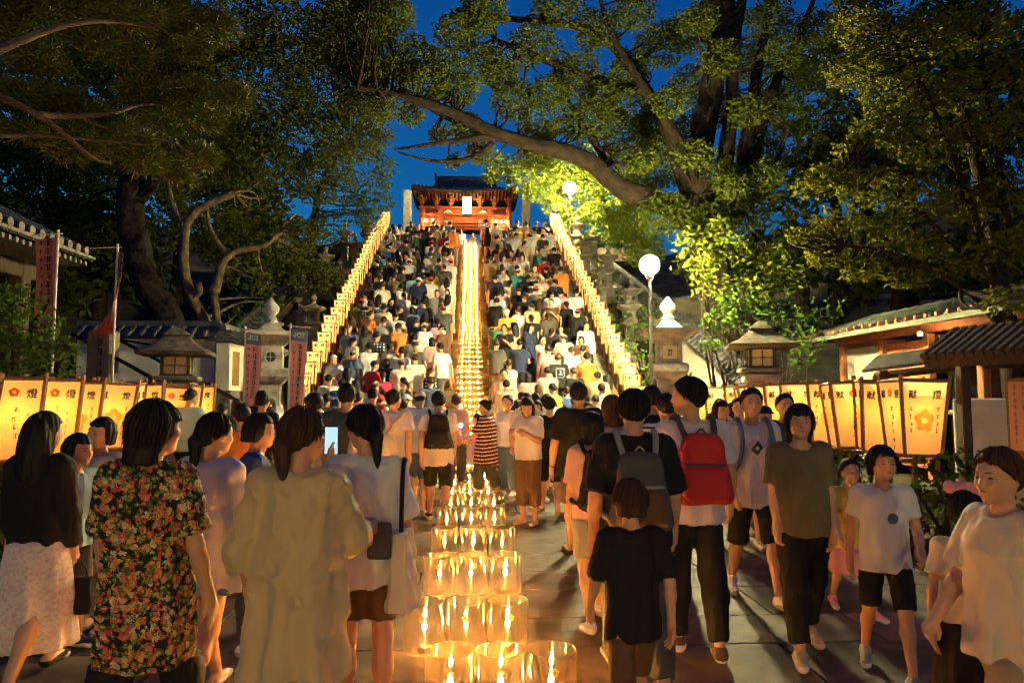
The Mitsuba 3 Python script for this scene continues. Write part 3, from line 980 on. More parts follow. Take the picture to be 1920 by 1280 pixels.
def lantern_parts(ht, hb, H, seed, style):
    """Unit lantern: frame, four panels, prints. ht/hb half widths at the top and the bottom."""
    r = np.random.default_rng(seed)
    fr = []
    ring = lambda h, z: [(-h, -h, z), (h, -h, z), (h, h, z), (-h, h, z)]
    b4, t4 = np.array(ring(hb, 0)), np.array(ring(ht, H))
    bar = .034 if H > .6 else .022
    for q in range(4):
        d = t4[q] - b4[q]
        fr.append(tube([b4[q] - d * .015, t4[q] + d * .075], bar * .62, 4))
        fr.append(tube([b4[q], b4[(q + 1) % 4]], bar * .55, 4))
        fr.append(tube([t4[q], t4[(q + 1) % 4]], bar * .55, 4))
    fr.append(box(0, 0, -.012, 2 * hb, 2 * hb, .016))
    panels, ink, red = [], [], []
    for q in range(4):
        a = q * math.pi / 2
        R = np.array([[math.cos(a), -math.sin(a), 0], [math.sin(a), math.cos(a), 0], [0, 0, 1]])

        def face(u, v, o, R=R):
            f = v / H
            hw = hb + (ht - hb) * f
            return R @ np.array([u * hw / ht, -(hw) - o, v])
        N = 6
        uu, vv = np.meshgrid(np.linspace(-ht, ht, N + 1) * .97, np.linspace(.006, H - .006, N + 1), indexing='ij')
        pv = np.array([face(u, v, -.006 - .012 * math.sin(math.pi * (u / ht + 1) / 2) * math.sin(math.pi * v / H) * (.3 + .5 * r.random())) for u, v in zip(uu.ravel(), vv.ravel())])
        ii, jj = np.meshgrid(np.arange(N), np.arange(N), indexing='ij')
        k = N + 1
        pf = np.stack([ii * k + jj, (ii + 1) * k + jj, (ii + 1) * k + jj + 1, ii * k + jj + 1], -1).reshape(-1, 4)
        panels.append((pv, pf))
        I, C = [], []
        top = H * .82
        gs = .088 * H / .75 if H > .6 else .16 * H
        if style == 'stair':
            I += print_on(KEN, -ht * .48, top, gs, face) + print_on(TOU, ht * .48, top, gs, face)
            for j in range(5): I += print_on(brush(r), -ht * .62, H * (.62 - .10 * j), gs * .45, face)
        elif (q % 2 == 0) == (style == 'a'):
            I += print_on(KEN, -ht * .60, top, gs, face) + print_on(TOU, ht * .60, top, gs, face)
            C += print_on(CREST, 0, top + .01, gs * 1.1, face)
            for j in range(4 + seed % 3): I += print_on(brush(r), .02 + .012 * r.normal() - j * .004, H * (.62 - .105 * j), gs * .58, face)
            if seed % 2:
                for j in range(5): I += print_on(brush(r), .125, H * (.56 - .085 * j), gs * .34, face)
        else:
            I += print_on(KEN, -ht * .52, top, gs, face) + print_on(TOU, ht * .52, top, gs, face)
            for sx in (-.62, .62):
                for j in range(4): I += print_on(brush(r), ht * sx, H * (.62 - .095 * j), gs * .5, face)
            red += [('f', m) for m in print_on(CREST, 0, H * .47, .25 * H / .75, face)]
        ink += I
        red += [('r', m) for m in C]
    return cat(fr), (np.vstack([q[0] for q in panels]), np.vstack([q[1] + i * len(panels[0][0]) for i, q in enumerate(panels)])), cat(ink), [m for k, m in red if k == 'r'], [m for k, m in red if k == 'f']


BULB = P(trimesh.creation.icosphere(2, .045), True)
LV = []
for sd, stl in ((1, 'a'), (2, 'b'), (3, 'a'), (4, 'b'), (5, 'a')):
    f_, p_, i_, r_, c_ = lantern_parts(.245, .185, .76, sd, stl)
    LV.append((P(f_), P(p_, True), P(i_), [P(q) for q in r_], [P(q) for q in c_]))
STAKE = P(cat([box(0, 0, .5, .05, .05, 1.02, .006), box(0, 0, .985, .26, .05, .04), box(0, 0, .985, .05, .26, .034)]))
LAMP_RGB = np.array([1.0, .50, .10])
GLOW = .0110


def paper_lantern(x, y, rz, v, label, power, group='paper lanterns on stakes beside the approach', z0=0.0, s=1.0, glow=GLOW, weight=2.0):
    k = thing('paper_lantern', label, 'lantern', group)
    M = place(x, y, 1.03 * s + z0, rz, s).rotate([1, 0, 0], 2.2 * rng.normal()).rotate([0, 1, 0], 2.2 * rng.normal())
    fr, panels, ink, red, faint = LV[v]
    obj('frame', fr, 'wood', k, M)
    obj('paper', panels, 'lantern_paper', k, M, emitter={'type': 'area', 'radiance': rgb(*(np.array([1.0, .50, .12]) * glow)), 'sampling_weight': weight})
    stuff(obj('lettering', ink, 'ink', k, M))
    for q in red: obj('crest', q, 'crest_red', k, M)
    for q in faint: obj('faint_crest', q, 'crest_faint', k, M)
    obj('stake', STAKE, 'wood', k, place(x, y, z0 - .02, rz, s))
    obj('bulb', BULB, None, k, place(x, y, (1.03 + .46) * s + z0, 0, s), emitter={'type': 'area', 'radiance': rgb(*(LAMP_RGB * power)), 'sampling_weight': 1.5 if weight <= 2 else .2})
    return k


ORD8 = ['nearest', 'second', 'third', 'fourth', 'fifth', 'sixth', 'seventh', 'last']
# the two rows along the approach; they also run on behind the camera, where they light the backs of the crowd
BULB_POWER = 3.3
STAIR_FLAME, GROUND_FLAME = 22.0, 95.0
left = [(6.75 + .60 * i) for i in range(10)]
for i, y in enumerate(left):
    lab = ['nearest paper lantern of the left row, cut by the picture edge', 'second paper lantern of the left row, behind the long-haired woman', 'third paper lantern of the left row, counted from the front'][i] if i < 3 else \
        ['fourth', 'fifth', 'sixth', 'seventh', 'eighth', 'ninth', 'last'][i - 3] + ' paper lantern of the left row, counted from the front' if i < 9 else 'farthest paper lantern of the left row, beside the black handrail'
    paper_lantern(-4.36 + .05 * rng.normal(), y, 31 + 12 * rng.normal(), (i * 2) % 5, lab, BULB_POWER * (.8 + .5 * rng.random()))
right = [(7.55 + .60 * i) for i in range(12)]
for i, y in enumerate(right):
    n = ['nearest', 'second', 'third', 'fourth', 'fifth', 'sixth', 'seventh', 'eighth', 'ninth', 'tenth', 'eleventh', 'farthest'][i]
    lab = 'large nearest paper lantern of the right row with a faint plum crest' if i == 0 else f'{n} paper lantern of the right row, counted from the front'
    rz = -4 if i == 0 else (-30 + 13 * rng.normal())
    paper_lantern(4.60 - .012 * i + .05 * rng.normal(), y, rz, 1 if i == 0 else (i * 2) % 5, lab, BULB_POWER * (.8 + .5 * rng.random()))
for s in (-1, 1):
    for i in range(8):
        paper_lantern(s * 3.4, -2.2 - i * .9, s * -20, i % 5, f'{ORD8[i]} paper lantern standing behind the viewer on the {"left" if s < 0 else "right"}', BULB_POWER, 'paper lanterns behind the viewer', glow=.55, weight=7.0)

# lanterns up both sides of the stair
f_, p_, i_, r_, c_ = lantern_parts(.170, .150, .50, 9, 'stair')
SLV = (P(f_), P(p_, True), P(i_))
SPOST = P(cat([box(-.10, 0, .45, .035, .035, 1.0), box(.10, 0, .45, .035, .035, 1.0), box(0, 0, .80, .28, .03, .035)]))
ORD = ['lowest', 'second', 'third', 'fourth', 'fifth', 'sixth', 'seventh', 'eighth', 'ninth', 'tenth', 'eleventh', 'twelfth', 'thirteenth', 'fourteenth', 'fifteenth', 'sixteenth', 'seventeenth', 'eighteenth', 'nineteenth', 'twentieth',
       'twenty-first', 'twenty-second', 'twenty-third', 'twenty-fourth', 'twenty-fifth', 'twenty-sixth', 'twenty-seventh', 'twenty-eighth', 'highest']
for s in (-1, 1):
    for i in range(29):
        y = S0 + .9 + i * .578
        x = s * 3.70 + .015 * rng.normal()
        z = stair_z(y) - .05
        side = 'left' if s < 0 else 'right'
        k = thing('stair_lantern', f'{ORD[i]} square paper lantern of the row up the {side} side of the stair', 'lantern', f'lanterns up the {side} side of the stair')
        M = place(x, y, z + .98, 3 * rng.normal())
        obj('frame', SLV[0], 'wood_orange', k, M)
        obj('paper', SLV[1], 'stair_paper', k, M, emitter={'type': 'area', 'radiance': rgb(*(np.array([1.0, .62, .14]) * .056 * (.8 + .4 * rng.random()))), 'sampling_weight': 1.0})
        stuff(obj('lettering', SLV[2], 'ink', k, M))
        obj('post', SPOST, 'wood', k, place(x, y, z))

# ------------------------------------------------------------------ candles in clear cylinders
FILM = trimesh.creation.cylinder(.135, .30, sections=28)
FILM.update_faces(np.abs(FILM.face_normals[:, 2]) < .5)
FILM.apply_translation([0, 0, .152])
FILM = P(FILM, True)
RIM = P(trimesh.creation.torus(.135, .0013, 28, 5), True)
FLAME = P(lathe([(.001, 0), (.007, .006), (.0095, .016), (.007, .030), (.003, .042), (.0008, .052)], 8), True)
STICK = P(lathe([(.0075, .022), (.007, .115), (.003, .118), (.0012, .119), (.001, .128)], 8), True)
DISH = P(lathe([(.030, .001), (.044, .010), (.042, .022), (.034, .020), (.014, .018)], 14), 30)
ink_face = lambda u, v, o: np.array([(.1365 + o) * math.sin(u / .1365), -(.1365 + o) * math.cos(u / .1365), v])
MARK = P(cat(print_on(CREST, 0, .225, .045, ink_face, .001)))
MARK2 = P(cat(print_on(brush(rng), -.055, .225, .022, ink_face, .001) + print_on(brush(rng), .055, .225, .022, ink_face, .001)))


def candle(x, y, z, s, power, weight, label, group, detail):
    k = thing('candle', label, 'candle', group)
    M = place(x, y, z, 20 * rng.normal() if not detail else 4 * rng.normal(), s)
    obj('cylinder', FILM, 'clear_film' if detail else 'clear_film_small', k, M)
    obj('stick', STICK, 'wax', k, M if y < S0 else T().translate([x, y, z]).scale([s * 1.6, s * 1.6, s * .42]))
    obj('dish', DISH, 'stone', k, M)
    if detail:
        obj('rim', RIM, 'clear_film', k, place(x, y, z + .302 * s, 0, s))
        obj('crest', MARK, 'crest_red', k, M)
        stuff(obj('lettering', MARK2, 'ink', k, M))
    zf = z + (.122 if y < S0 else .052) * s
    f = s * (.85 + .35 * rng.random()) * (1.35 if y < S0 else 1.5)
    obj('flame', FLAME, None, k, T().translate([x, y, zf]).scale([f * (1 if y < S0 else 1.9), f * (1 if y < S0 else 1.9), f * (1 if y < S0 else .62)]), emitter={'type': 'area', 'radiance': rgb(*(np.array([1.0, .42, .065]) * power)), 'sampling_weight': weight})


rows = [4.02, 4.99, 6.42, 7.72, 9.2, 10.5, 11.8, 13.1, 14.2]
for i, y in enumerate(rows):
    for j in (-1, 0, 1):
        xo = .17 if i == 0 else (-.02, .03, .06, .02, .03, .02, .02, .0)[i - 1]
        lab = f'candle in a clear cylinder on the paving, {["left", "middle", "right"][j + 1]} one of the {["nearest", "second", "third", "fourth", "fifth", "sixth", "seventh", "eighth", "farthest"][i]} row'
        candle(xo + j * .285 + .012 * rng.normal(), y + .02 * rng.normal(), .006, 1.0, GROUND_FLAME, .8, lab, 'candles on the paving', i < 4)
TENS = {2: 'twent', 3: 'thirt', 4: 'fort', 5: 'fift'}


def ordinal(n):
    small = ['', 'first', 'second', 'third', 'fourth', 'fifth', 'sixth', 'seventh', 'eighth', 'ninth', 'tenth', 'eleventh', 'twelfth', 'thirteenth', 'fourteenth', 'fifteenth', 'sixteenth', 'seventeenth', 'eighteenth', 'nineteenth']
    if n < 20: return small[n]
    return TENS[n // 10] + ('ieth' if n % 10 == 0 else 'y-' + small[n % 10])


for i in range(NSTEP):
    for j in (-1, 0, 1):
        lab = f'{["left", "middle", "right"][j + 1]} candle in a clear cylinder on the {ordinal(i + 1)} step from the bottom of the stair'
        candle(j * .215 + .010 * rng.normal(), S0 + (i + .62) * TREAD, (i + 1) * RISE + .004, .84, STAIR_FLAME, .16, lab, 'candles on the stair', False)

# ------------------------------------------------------------------ lamps
LAMP_POWER = 118.0
for (px, py, Y, r, lab) in ((1218, 497, 14.9, .205, 'tall lamp post with a glowing white globe beside the right stone lantern'), (1068, 352, 31.0, .25, 'distant lamp post with a glowing white globe, high beside the stair'),
                         (-3.6, 0, -31.0, .205, 'lamp post of the same kind on the left of the approach behind the viewer'), (4.2, 0, -52.0, .205, 'lamp post of the same kind on the right of the approach behind the viewer')):
    g = at(px, py, Y) if py else np.array([px, Y, 4.3])
    zb = float(hill(g[0], g[1]))
    k = thing('lamp_post', lab, 'street lamp')
    obj('post', P(tube([(g[0], g[1], zb - .1), (g[0], g[1], zb + .9), (g[0], g[1], g[2] - r * .9)], [.055, .04, .033], 10), 40), 'pole_grey', k)
    obj('collar', P(moved(lathe([(.035, -.10), (.06, -.08), (.085, -.02), (.09, .03)], 14), g[0], g[1], g[2] - r), 40), 'pole_grey', k)
    obj('globe', P(moved(trimesh.creation.icosphere(3, r), *g), True), None, k, emitter={'type': 'area', 'radiance': rgb(*(np.array([1.0, .86, .40]) * LAMP_POWER)), 'sampling_weight': 22.0})

# ------------------------------------------------------------------ the red gate at the top
gk = thing('shrine_gate', 'red two-storeyed shrine gate with a dark tiled roof at the top of the stair', 'gate')
GX0, GY0 = -.30, 45.0
GZ_ = 8.7
GM = T().translate([GX0, GY0, GZ_])


def gobj(name, m, mat, sm=False, parent=gk):
    return obj(name, P(m, sm), mat, parent, GM)


for x in (-2.55, -1.5, 1.5, 2.55):
    for yy in (-1.3, 1.3):
        gobj('column', moved(lathe([(.17, 0), (.17, 4.2)], 12), x, yy), 'vermilion', 30)
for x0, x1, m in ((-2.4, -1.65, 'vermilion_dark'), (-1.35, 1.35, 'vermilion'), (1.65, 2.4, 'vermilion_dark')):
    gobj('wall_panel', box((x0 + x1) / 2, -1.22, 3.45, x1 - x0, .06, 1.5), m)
for z in (2.75, 3.72, 4.12):
    gobj('beam', box(0, -1.36, z, 5.5, .16, .15, .01), 'vermilion')
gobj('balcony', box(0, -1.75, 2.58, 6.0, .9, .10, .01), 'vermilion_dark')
for z in (2.78, 2.98):
    gobj('balcony_rail', box(0, -2.14, z, 6.0, .05, .05), 'vermilion')
for x in (-1.03, 1.03):
    wk = gobj('window', cat([box(x, -1.285, 3.12, .52, .05, .50)]), 'white_paint')
    for q in np.linspace(-.2, .2, 6):
        gobj('bar', box(x + q, -1.318, 3.12, .022, .02, .46), 'vermilion_dark', False, wk)
    gobj('gable_panel', trimesh.Trimesh(*[(np.array([[x - .36, -1.30, 3.80], [x + .36, -1.30, 3.80], [x, -1.30, 4.04], [x - .36, -1.26, 3.80], [x + .36, -1.26, 3.80], [x, -1.26, 4.04]])), np.array([[0, 1, 2], [3, 5, 4], [0, 3, 4], [0, 4, 1], [1, 4, 5], [1, 5, 2], [2, 5, 3], [2, 3, 0]])]), 'white_paint')
for x in np.linspace(-2.55, 2.55, 7):
    bk = cat([box(x, -1.55 - .16 * q, 4.20 + .13 * q, .16, .20 + .1 * q, .09, .01) for q in range(4)] + [box(x, -1.70, 4.30 + .13 * q, .3 + .12 * q, .12, .07, .01) for q in range(3)])
    gobj('bracket', bk, 'wood_orange')
for x in np.linspace(-2.95, 2.95, 30):
    m = box(0, 0, 0, .07, 1.5, .075)
    m.apply_transform(trimesh.transformations.rotation_matrix(-.20, [1, 0, 0]))
    gobj('rafter', moved(m, x, -1.85, 4.78 + .012 * x * x), 'wood_orange')
gobj('stone_base', box(0, 0, -.23, 6.4, 4.2, .45, .03), 'stone')
# roof: rings from the eave to the ridge, corners turned up
rings = [(3.12, 2.75, 4.80, .20), (3.08, 2.70, 4.92, .20), (2.70, 2.25, 5.06, .10), (2.25, 1.70, 5.24, .03), (1.95, 1.25, 5.44, 0), (1.88, .85, 5.66, 0), (1.84, .45, 5.90, 0), (1.80, .14, 6.10, 0), (1.78, .12, 6.26, 0)]
vs = []
NQ = 12
for hw, hd_, z, up in rings:
    per = []
    for q in range(4):
        c = [(-hw, -hd_), (hw, -hd_), (hw, hd_), (-hw, hd_)]
        a, b = np.array(c[q]), np.array(c[(q + 1) % 4])
        for t in np.arange(NQ) / NQ:
            p = a + (b - a) * t
            per.append([*p, z + up * abs(2 * t - 1) ** 2.4])
    vs.append(per)
k = 4 * NQ
vs = np.array(vs).reshape(-1, 3)
fs = [[i * k + j, i * k + (j + 1) % k, (i + 1) * k + (j + 1) % k, (i + 1) * k + j] for i in range(len(rings) - 1) for j in range(k)]
fs += [[0 * k + j, 0 * k + k - 1 - j, 0 * k + k - 2 - j, 0 * k + j + 1] for j in range(k // 2 - 1)]
rk = gobj('roof', (vs, np.array(fs)), 'tile', 35)
gobj('ridge', cat([box(0, 0, 6.30, 3.7, .26, .20, .03)] + [box(s * 1.84, 0, 6.36, .12, .34, .38, .03) for s in (-1, 1)]), 'tile', False, rk)
for x in np.linspace(-2.9, 2.9, 27):
    f = abs(x) / 3.1
    top = 8 if abs(x) < 1.8 else 4 if abs(x) < 2.3 else 3
    gobj('tile_row', tube([(x, -rings[i][1] - .01, rings[i][2] + .03 + rings[i][3] * f ** 2.4) for i in range(1, top)], .045, 6), 'tile', 40, rk)
lk = thing('hanging_lantern', 'big glowing white lantern hanging in the middle of the red gate', 'lantern')
obj('paper_box', P(moved(box(0, 0, 0, .50, .36, 1.02, .06), GX0 + .1, GY0 - 2.35, GZ_ + 3.95)), None, lk, emitter={'type': 'area', 'radiance': rgb(*(np.array([1.0, .74, .30]) * .8)), 'sampling_weight': 2.5})
obj('top_frame', P(moved(cat([box(0, 0, .545, .60, .44, .07), box(0, 0, .66, .05, .05, .2)]), GX0 + .1, GY0 - 2.35, GZ_ + 3.95)), 'gold', lk)
obj('bottom_frame', P(moved(box(0, 0, -.545, .60, .44, .07), GX0 + .1, GY0 - 2.35, GZ_ + 3.95)), 'gold', lk)
for i, x in enumerate((-2.3, -1.9, 1.8, 2.1, 2.4)):
    k = thing('gate_lamp', f'small warm lamp under the eave of the red gate, {["outermost left", "inner left", "inner right", "middle right", "outermost right"][i]}', 'lamp', 'lamps under the gate eave')
    obj('globe', P(moved(trimesh.creation.icosphere(2, .075), GX0 + x, GY0 - 1.75, GZ_ + 3.22), True), None, k, emitter={'type': 'area', 'radiance': rgb(10.0, 5.3, 1.6), 'sampling_weight': .5})
    obj('cap', P(moved(lathe([(.03, .04), (.10, .05), (.03, .12)], 10), GX0 + x, GY0 - 1.75, GZ_ + 3.25)), 'black_metal', k)
for s, px, top in ((-1, 764, 357), (1, 986, 361)):
    p = at(px, top, 35.3)
    k = thing('stone_pillar', f'tall square stone pillar on the {"left" if s < 0 else "right"} of the red gate', 'pillar')
    obj('shaft', P(box(p[0], p[1], (p[2] + TOPZ) / 2, .40, .40, p[2] - TOPZ, .03)), 'stone', k)
    obj('plinth', P(box(p[0], p[1], TOPZ + .2, .62, .62, .4, .03)), 'stone_dark', k)

# ------------------------------------------------------------------ tile-capped walls
def tiled_wall(label, A, B, zb0, zb1, hgt, mat='plaster', group=None, base=0.0, step=.30):
    """A plaster wall from A to B; zb: foot heights; the coping is laid tile by tile."""
    A, B = np.array(A, float), np.array(B, float)
    d = B - A
    L = float(np.linalg.norm(d))
    d /= L
    n = np.array([-d[1], d[0]])
    k = thing('plaster_wall', label, 'wall', group)

    def prism(s0, s1, prof):
        v = []
        for s in (s0, s1):
            z0 = zb0 + (zb1 - zb0) * s / L
            for o, z in prof:
                v.append([*(A + d * s + n * o), z0 + z])
        m = len(prof)
        f = [[j, (j + 1) % m, (j + 1) % m + m, j + m] for j in range(m)]
        tri = [[0, j, j + 1] for j in range(1, m - 1)]
        me = trimesh.Trimesh(np.array(v), np.vstack([np.array([[a, b, c] for q in f for a, b, c in ((q[0], q[1], q[2]), (q[0], q[2], q[3]))]), np.array([[a, c, b] for a, b, c in tri]), np.array([[a + m, b + m, c + m] for a, b, c in tri])]), process=False)
        me.fix_normals()
        return me
    np_ = max(1, int(L / 2.4))
    for i in range(np_):
        s0, s1 = L * i / np_, L * (i + 1) / np_ - .012
        obj('plaster_panel', P(prism(s0, s1, [(-.14, .12), (.14, .12), (.14, hgt), (-.14, hgt)])), mat, k)
    if base:
        obj('footing', P(prism(0, L, [(-.20, -base), (.20, -base), (.17, .118), (-.17, .118)])), 'stone_dark', k)
    ck = obj('coping', P(prism(-.05, L + .05, [(-.40, hgt + .02), (.40, hgt + .02), (.05, hgt + .26), (-.05, hgt + .26)])), 'tile', k)
    obj('ridge_tile', P(prism(-.06, L + .06, [(-.07, hgt + .27), (.07, hgt + .27), (.05, hgt + .40), (-.05, hgt + .40)])), 'tile', k)
    for i in range(int(L / step)):
        s = (i + .5) * step
        z0 = zb0 + (zb1 - zb0) * s / L
        for sg in (-1, 1):
            a = np.array([*(A + d * s + n * sg * .07), z0 + hgt + .275])
            b = np.array([*(A + d * s + n * sg * .43), z0 + hgt + .035])
            obj('coping_tile', P(tube([a, b], .045, 6)), 'tile', k)


tiled_wall('white plaster wall with dark tile coping climbing the slope left of the stair', (-6.3, 17.6), (-6.3, 37.0), 1.0, 8.1, 1.15, base=.5)
tiled_wall('pale plaster wall with tile coping climbing the slope right of the stair', (6.25, 15.6), (6.25, 38.5), .45, 8.0, 1.25, base=.5)
a, b = at(150, 660, 16.5), at(408, 660, 16.5)
tiled_wall('white plaster wall with dark tile coping behind the left lanterns', (a[0], 16.5), (b[0], 16.5), 1.85, 1.85, 1.02, base=1.9, step=.26)
tiled_wall('short stained end of white wall beside the tall left stone lantern', (b[0] + .18, 16.3), (b[0] + .18, 18.8), 1.65, 1.65, 1.15, base=1.8)
stw = scene_less
for i, (px, w, h, zc) in enumerate(((428, .30, .75, 2.25), (448, .28, .5, 2.05))):
    y = 16.75 + i * 1.0
    obj('stain', P(box(b[0] + .18 + .1425, y, zc, .004, w * 1.6, h)), 'wood', 'plaster_wall_003')

# ------------------------------------------------------------------ stone lanterns
SL = {}
prof = dict(base=[(.62, 0), (.62, .16), (.52, .20), (.52, .36), (.46, .40)], shaft=[(.43, .40), (.36, .52), (.27, .80), (.215, 1.15), (.20, 1.50), (.215, 1.72)],
            shelf=[(.22, 1.72), (.30, 1.80), (.345, 1.86), (.345, 1.98), (.30, 2.02)], firebox=[(.235, 2.02), (.235, 2.42)], roof=[(.25, 2.42), (.30, 2.46), (.50, 2.50), (.52, 2.56), (.36, 2.63), (.22, 2.72), (.12, 2.84)],
            finial=[(.10, 2.84), (.13, 2.90), (.09, 2.95), (.085, 2.98), (.15, 3.06), (.155, 3.13), (.09, 3.22), (.02, 3.31)])
for q, pf in prof.items():
    m = lathe(pf, 16, square=q not in ('finial',))
    if q == 'roof':
        r = np.abs(m.vertices[:, :2]).max(1)
        m.vertices[:, 2] += .11 * np.clip((np.linalg.norm(m.vertices[:, :2], axis=1) - .42) / .25, 0, 1) ** 1.5
    SL[q] = P(m, 30)
HOLE = P(lathe([(.095, -.004), (.095, .004)], 20))
RING = P(trimesh.creation.torus(.10, .014, 20, 6), True)


def stone_lantern(x, y, z, s, rz, label, group=None, mat='stone', lit=None, simple=False):
    k = thing('stone_lantern', label, 'stone lantern', group)
    M = place(x, y, z, rz, s)
    for q in prof:
        obj(q, SL[q], mat, k, M)
    R = T().translate([x, y, z]).rotate([0, 0, 1], rz).scale(s)
    if lit:
        obj('window', P(box(0, -.2385, 2.22, .26, .006, .24)), 'window_paper', k, R)
        obj('crest', P(cat(print_on(brush(np.random.default_rng(4)), 0, 2.22, .14, lambda u, v, o: np.array([u, -.242 - o, v])))), 'ink', k, R)
    elif not simple:
        Q = R @ T().translate([0, -.236, 2.22]).rotate([1, 0, 0], 90)
        obj('window', HOLE, 'glass_dark', k, Q)
        obj('window_rim', RING, mat, k, Q)
        obj('window_bar', P(cat([box(0, 0, 0, .19, .012, .012), box(0, 0, 0, .012, .19, .012)])), mat, k, Q)
    return k


p = at(505, 700, 15.2)
stone_lantern(p[0], p[1], -.02, 1.10, 18, 'tall weathered stone lantern with a round window, behind the pink banners')
p = at(1254, 700, 15.6)
stone_lantern(p[0], p[1], .12, 1.10, -8, 'tall pale stone lantern with a lit paper window, beside the lamp post', lit=True)
rr = np.random.default_rng(21)
LW = ['lowest', 'second', 'third', 'fourth', 'fifth', 'sixth', 'seventh', 'eighth', 'highest']
for s in (-1, 1):
    for i in range(9):
        y = 17.9 + i * 1.8
        x = s * (4.55 + .55 * (i % 2) + .1 * rr.normal())
        stone_lantern(x, y, float(hill(x, y)) - .04, .60 + .1 * rr.random(), 10 * rr.normal(), f'{LW[i]} small mossy stone lantern on the slope {"left" if s < 0 else "right"} of the stair', f'small stone lanterns {"left" if s < 0 else "right"} of the stair', 'stone_dark', simple=i > 4)

# rocks between them
for s in (-1, 1):
    for i in range(26):
        y = 16.6 + (i + rr.random()) * .73
        x = s * (4.1 + rr.random() * 1.9)
        m = trimesh.creation.icosphere(2, 1.0)
        m.vertices *= 1 + .5 * (meshkit.fbm(m.vertices * 1.4 + i * 7.3, 3, 2) - .5)[:, None]
        r_ = .18 + .30 * rr.random()
        m.vertices *= np.array([1, .8, .7]) * r_
        tag(obj('rock', P(moved(m, x, y, float(hill(x, y)) + .05, 360 * rr.random()), 50), 'stone_dark'), f'rough rock in the slope {"left" if s < 0 else "right"} of the stair, {ordinal(i + 1)} from the bottom', 'rock', f'rocks on the slope {"left" if s < 0 else "right"} of the stair')

# ------------------------------------------------------------------ roofed wooden lanterns on stone stands
def roofed_lantern(px, Y, ztop, label, rz):
    p = at(px, 700, Y)
    k = thing('roofed_lantern', label, 'lantern')
    M = place(p[0], p[1], ztop - 2.86, rz)
    o = lambda n, m, mat, par=k, sm=False: obj(n, P(m, sm), mat, par, M)
    roof = lathe([(.60, 2.36), (.62, 2.42), (.44, 2.50), (.28, 2.62), (.20, 2.70)], square=True)
    rk = o('roof', roof, 'thatch', k, 30)
    o('roof_cap', lathe([(.20, 2.69), (.24, 2.72), (.14, 2.80), (.05, 2.87)], square=True), 'thatch', rk, 30)
    for q in range(4):
        R = trimesh.transformations.rotation_matrix(q * math.pi / 2, [0, 0, 1])
        w = box(0, -.225, 2.18, .34, .01, .32)
        w.apply_transform(R)
        wk = o('window', w, 'window_paper')
        bars = cat([box(0, -.237, 2.18, .016, .016, .34), box(0, -.237, 2.18, .36, .016, .016), box(0, -.24, 2.345, .42, .03, .03), box(0, -.24, 2.015, .42, .03, .03)])
        bars.apply_transform(R)
        o('lattice', bars, 'wood_dark', wk)
        c = box(-.215, -.215, 2.18, .05, .05, .37)
        c.apply_transform(R)
        o('corner_post', c, 'wood_dark')
    o('shelf', box(0, 0, 1.95, .80, .80, .09, .02), 'wood_grey')
    o('stand', cat([box(0, 0, 1.80, .66, .66, .18, .03), lathe([(.26, .1), (.20, .9), (.24, 1.71)], square=True), box(0, 0, .1, .8, .8, .3, .04)]), 'stone', k)


roofed_lantern(331, 13.6, 2.86, 'wooden lantern with shingled hip roof and lattice windows, behind the left lantern row', 14)
roofed_lantern(1427, 13.6, 3.03, 'wooden lantern with shingled hip roof and lattice windows, behind the right lantern row', -14)

# ------------------------------------------------------------------ left: tiled gatehouse, stele, handrails, banners
k = thing('gatehouse', 'dark wooden gatehouse with tiled eave and round tile ends at the left edge', 'building')
EX, EZ = -6.5, 4.06
ys = np.arange(4.2, 13.05, .262)
obj('roof_slab', P(trimesh.Trimesh(np.array([[EX - .02, 4, EZ - .02], [EX - .02, 13.15, EZ - .02], [EX - 3.4, 13.15, EZ + 1.75], [EX - 3.4, 4, EZ + 1.75], [EX - .02, 4, EZ - .10], [EX - .02, 13.15, EZ - .10], [EX - 3.4, 13.15, EZ + 1.62], [EX - 3.4, 4, EZ + 1.62]]),
                                   np.array([[0, 1, 2], [0, 2, 3], [4, 6, 5], [4, 7, 6], [0, 4, 5], [0, 5, 1], [1, 5, 6], [1, 6, 2], [2, 6, 7], [2, 7, 3], [3, 7, 4], [3, 4, 0]]), process=False)), 'tile', k)
tr = P(tube([(0, 0, .02), (-1.1, 0, .56), (-3.3, 0, 1.72)], .068, 8), 40)
te = P(cat([moved(trimesh.creation.cylinder(.074, .03, sections=14).apply_transform(trimesh.transformations.rotation_matrix(math.pi / 2, [0, 1, 0])), .02, 0, .03)]), 40)
rf = P(cat([box(-.35, 0, -.13, .8, .06, .07)]))
for i, yy in enumerate(ys):
    M = T().translate([EX, float(yy), EZ])
    obj('tile_row', tr, 'tile', k, M)
    obj('tile_end', te, 'stone_dark', k, M)
for yy in np.arange(4.2, 13.0, .16):
    obj('rafter', rf, 'wood_grey', k, T().translate([EX - .02, float(yy), EZ - .06]))
obj('fascia', P(box(EX + .02, 8.6, EZ - .055, .04, 9.1, .06, .01)), 'wood_grey', k)
for yy in (5.5, 8.0, 10.4, 12.7):
    obj('column', P(box(EX - .95, yy, 1.9, .24, .24, 4.0, .02)), 'wood_dark', k)
obj('beam', P(box(EX - .95, 8.8, 3.72, .20, 8.4, .26, .02)), 'wood_dark', k)
for yy in np.arange(5.0, 13.0, .8):
    obj('wall_board', P(box(EX - 1.7, yy, 1.9, .08, .79, 4.1, .01)), 'wood_dark', k)
p = at(192, 700, 13.0)
k = thing('stele', 'tall square stone stele with carved writing beside the left wall', 'stele')
obj('shaft', P(box(p[0], p[1], 1.35, .40, .34, 2.8, .03)), 'wood_grey', k)
